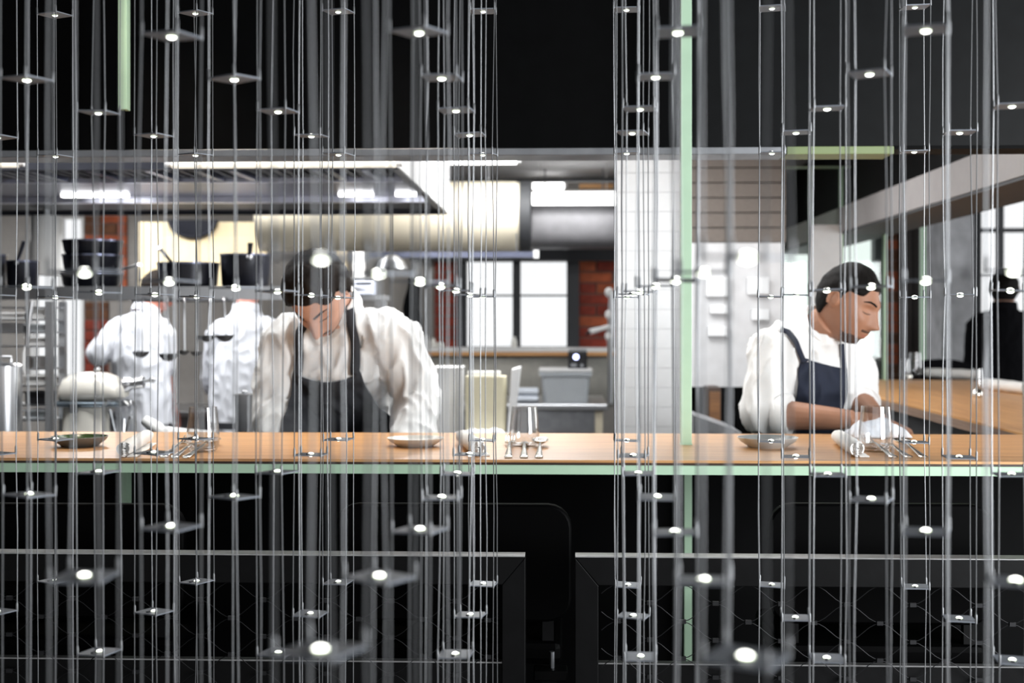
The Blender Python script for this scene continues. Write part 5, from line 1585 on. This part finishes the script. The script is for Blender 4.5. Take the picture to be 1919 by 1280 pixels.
# ---- chef on the right
root, bv, jo = person('chef in white jacket and navy apron working beside the mint window', dict(
    turn=0.55, pelvis=px(1500, 860, 4.30), belly=px(1512, 780, 4.24), chest=px(1520, 700, 4.17), neck=px(1528, 622, 4.10),
    head=px(1588, 566, 4.02), yaw=0.92, pitch=0.50, roll=0.05, hs=0.96,
    sh=[px(1452, 652, 4.02), px(1596, 690, 4.28)], el=[px(1430, 775, 3.94), px(1606, 752, 4.20)], wr=[px(1600, 787, 3.84), px(1650, 792, 4.02)],
    hd=[Vector((1, 0.25, -0.1)), Vector((0.5, -0.9, -0.25))], pu=[Vector((0, -0.5, 1)), Vector((0, 0, 1))],
    cuff=[0.30, 0.2], jacket=M_cloth, skin=M_skin_t, hairmat=M_hair, hair=0.007, beard=True, sw=0.95, jw=0.92, jd=0.98, ar=0.93, vox=0.0032, wamp=0.009, curl=0.6))
draped(bv, 'apron', M_navy, root, (668, 692), 900, [(660, 1496), (700, 1493), (740, 1490), (900, 1480)],
       [(660, 1592), (700, 1592), (760, 1590), (900, 1590)], 4.05, dip=2, ymax=4.25, off=0.010)
strap(bv, 'apron_strap', M_navy, root, [(1456, 617), (1468, 622), (1480, 638), (1491, 660), (1500, 678)], 4.05, 0.016, 0.009)
strap(bv, 'apron_strap', M_navy, root, [(1578, 645), (1583, 662), (1587, 697)], 4.05, 0.014, 0.009)
# cloth under his hands
ca, cb = C(1596, 822), C(1690, 816)
o = cloth_heap(ca.x, cb.x, ca.y - 0.01, ca.y + 0.10, ZT, 0.045, ('wiping_cloth', M_towel), 4.1)
tag(o, 'crumpled pale cloth on the bar under the hands of the navy aproned chef', 'cloth')
# ---- two chefs with their backs turned
Yc = 7.5
root, bv, jo = person('chef in white jacket leaning sideways at the stove, back turned, forearm bare', dict(
    turn=PI - 0.25, pelvis=px(272, 790, Yc), belly=px(270, 740, Yc), chest=px(262, 655, Yc), neck=px(272, 588, Yc + 0.02),
    head=px(294, 545, Yc + 0.08), yaw=PI - 0.7, pitch=0.45, roll=0, hs=1.0,
    sh=[px(304, 625, Yc + 0.02), px(222, 622, Yc + 0.02)], el=[px(306, 690, Yc + 0.06), px(186, 662, Yc - 0.02)], wr=[px(322, 765, Yc + 0.26), px(196, 700, Yc + 0.2)],
    cuff=[0.02, 0.15], jacket=M_cloth_b, skin=M_skin_p, hairmat=M_hair_b, hair=0.006, face=False, sw=0.95, jw=0.88, jd=0.95, ar=0.95, vox=0.007, jvox=0.009, wamp=0.007))
root, bv, jo = person('chef in white jacket standing straight at the stove, back turned', dict(
    turn=PI + 0.05, pelvis=px(448, 800, Yc), belly=px(450, 740, Yc), chest=px(458, 655, Yc), neck=px(462, 585, Yc),
    head=px(464, 542, Yc + 0.05), yaw=PI + 0.1, pitch=0.35, roll=0, hs=1.0,
    sh=[px(520, 628, Yc), px(410, 628, Yc)], el=[px(528, 715, Yc + 0.08), px(398, 712, Yc + 0.08)], wr=[px(505, 755, Yc + 0.32), px(415, 752, Yc + 0.32)],
    cuff=[0.3, 0.3], jacket=M_cloth_b, skin=M_skin_p, hairmat=M_hair_b, hair=0.006, face=False, sw=0.95, jw=0.9, jd=0.95, ar=0.95, vox=0.007, jvox=0.009, wamp=0.007))
mb = MB()
c = px(448, 795, Yc)
o = MB().ringloft([((c.x, Yc, c.z + q), Vector((1, 0, 0)), Vector((0, 1, 0)), 0.19 * 0.9 + 0.012, 0.15) for q in (-0.02, 0.02)], 28, caps=False).build('apron_tie', M_apron, root, smooth=True)
# ---- guest in black on the far right
Yg = 8.2
person('person in black clothes with dark hair seen from behind near the far window', dict(
    turn=PI - 0.1, pelvis=px(1880, 760, Yg), belly=px(1880, 715, Yg), chest=px(1880, 630, Yg), neck=px(1882, 580, Yg),
    head=px(1882, 545, Yg + 0.03), yaw=PI - 0.3, pitch=0.15, roll=0, hs=1.0,
    sh=[px(1944, 612, Yg), px(1836, 612, Yg)], el=[px(1950, 690, Yg), px(1828, 675, Yg + 0.02)], wr=[px(1930, 730, Yg + 0.2), px(1850, 715, Yg + 0.22)],
    cuff=[1.0, 1.0], jacket=M_blackcloth, skin=M_skin, hairmat=M_hair, hair=0.013, face=False, jname='black_jacket', sw=1.0, jw=1.0, jd=1.0, ar=1.0, vox=0.008, jvox=0.01, wamp=0.005))

# ================================================================== SPOTLIGHTS over the bar (dining ceiling)
def spot(x, y, tx, ty, label, power, size=44):
    t = thing('ceiling_spotlight', label, 'spotlight', (x, y, 2.95), 0, 'ceiling spotlights')
    d = (Vector((tx, ty, ZT)) - Vector((x, y, 2.85))).normalized()
    c = Vector((x, y, 2.85))
    MB().tube([c - d * 0.07, c + d * 0.05], 0.04, 18).build('can', M_blackpaint, t, smooth=35)
    MB().tube([(x, y, 2.95), c], 0.01, 8).build('stem', M_blackpaint, t)
    MB().tube([c + d * 0.0505, c + d * 0.052], 0.033, 18).build('lens', M_tube, t)
    ld = bpy.data.lights.new('spot_light', 'SPOT'); ld.energy = power; ld.color = (1.0, 0.88, 0.72)
    ld.spot_size = math.radians(size); ld.spot_blend = 0.7; ld.shadow_soft_size = 0.03
    l = bpy.data.objects.new('spot_light', ld); COL.objects.link(l)
    l.parent = t; l.location = c + d * 0.06 - t.location
    l.rotation_euler = d.to_track_quat('-Z', 'Y').to_euler()
spot(-1.0, 3.1, -1.0, 3.4, 'black ceiling spotlight above the grey bowl', 44)
spot(-0.42, 3.1, -0.5, 3.4, 'black ceiling spotlight above the cream plate', 38)
spot(1.05, 3.1, 1.05, 3.4, 'black ceiling spotlight above the rightmost cutlery', 46, 30)
spot(2.35, 5.2, 1.75, 5.4, 'added black ceiling spotlight above the counter wing', 60, 60)  # unseen spotlight, added to brighten the oak of the wing
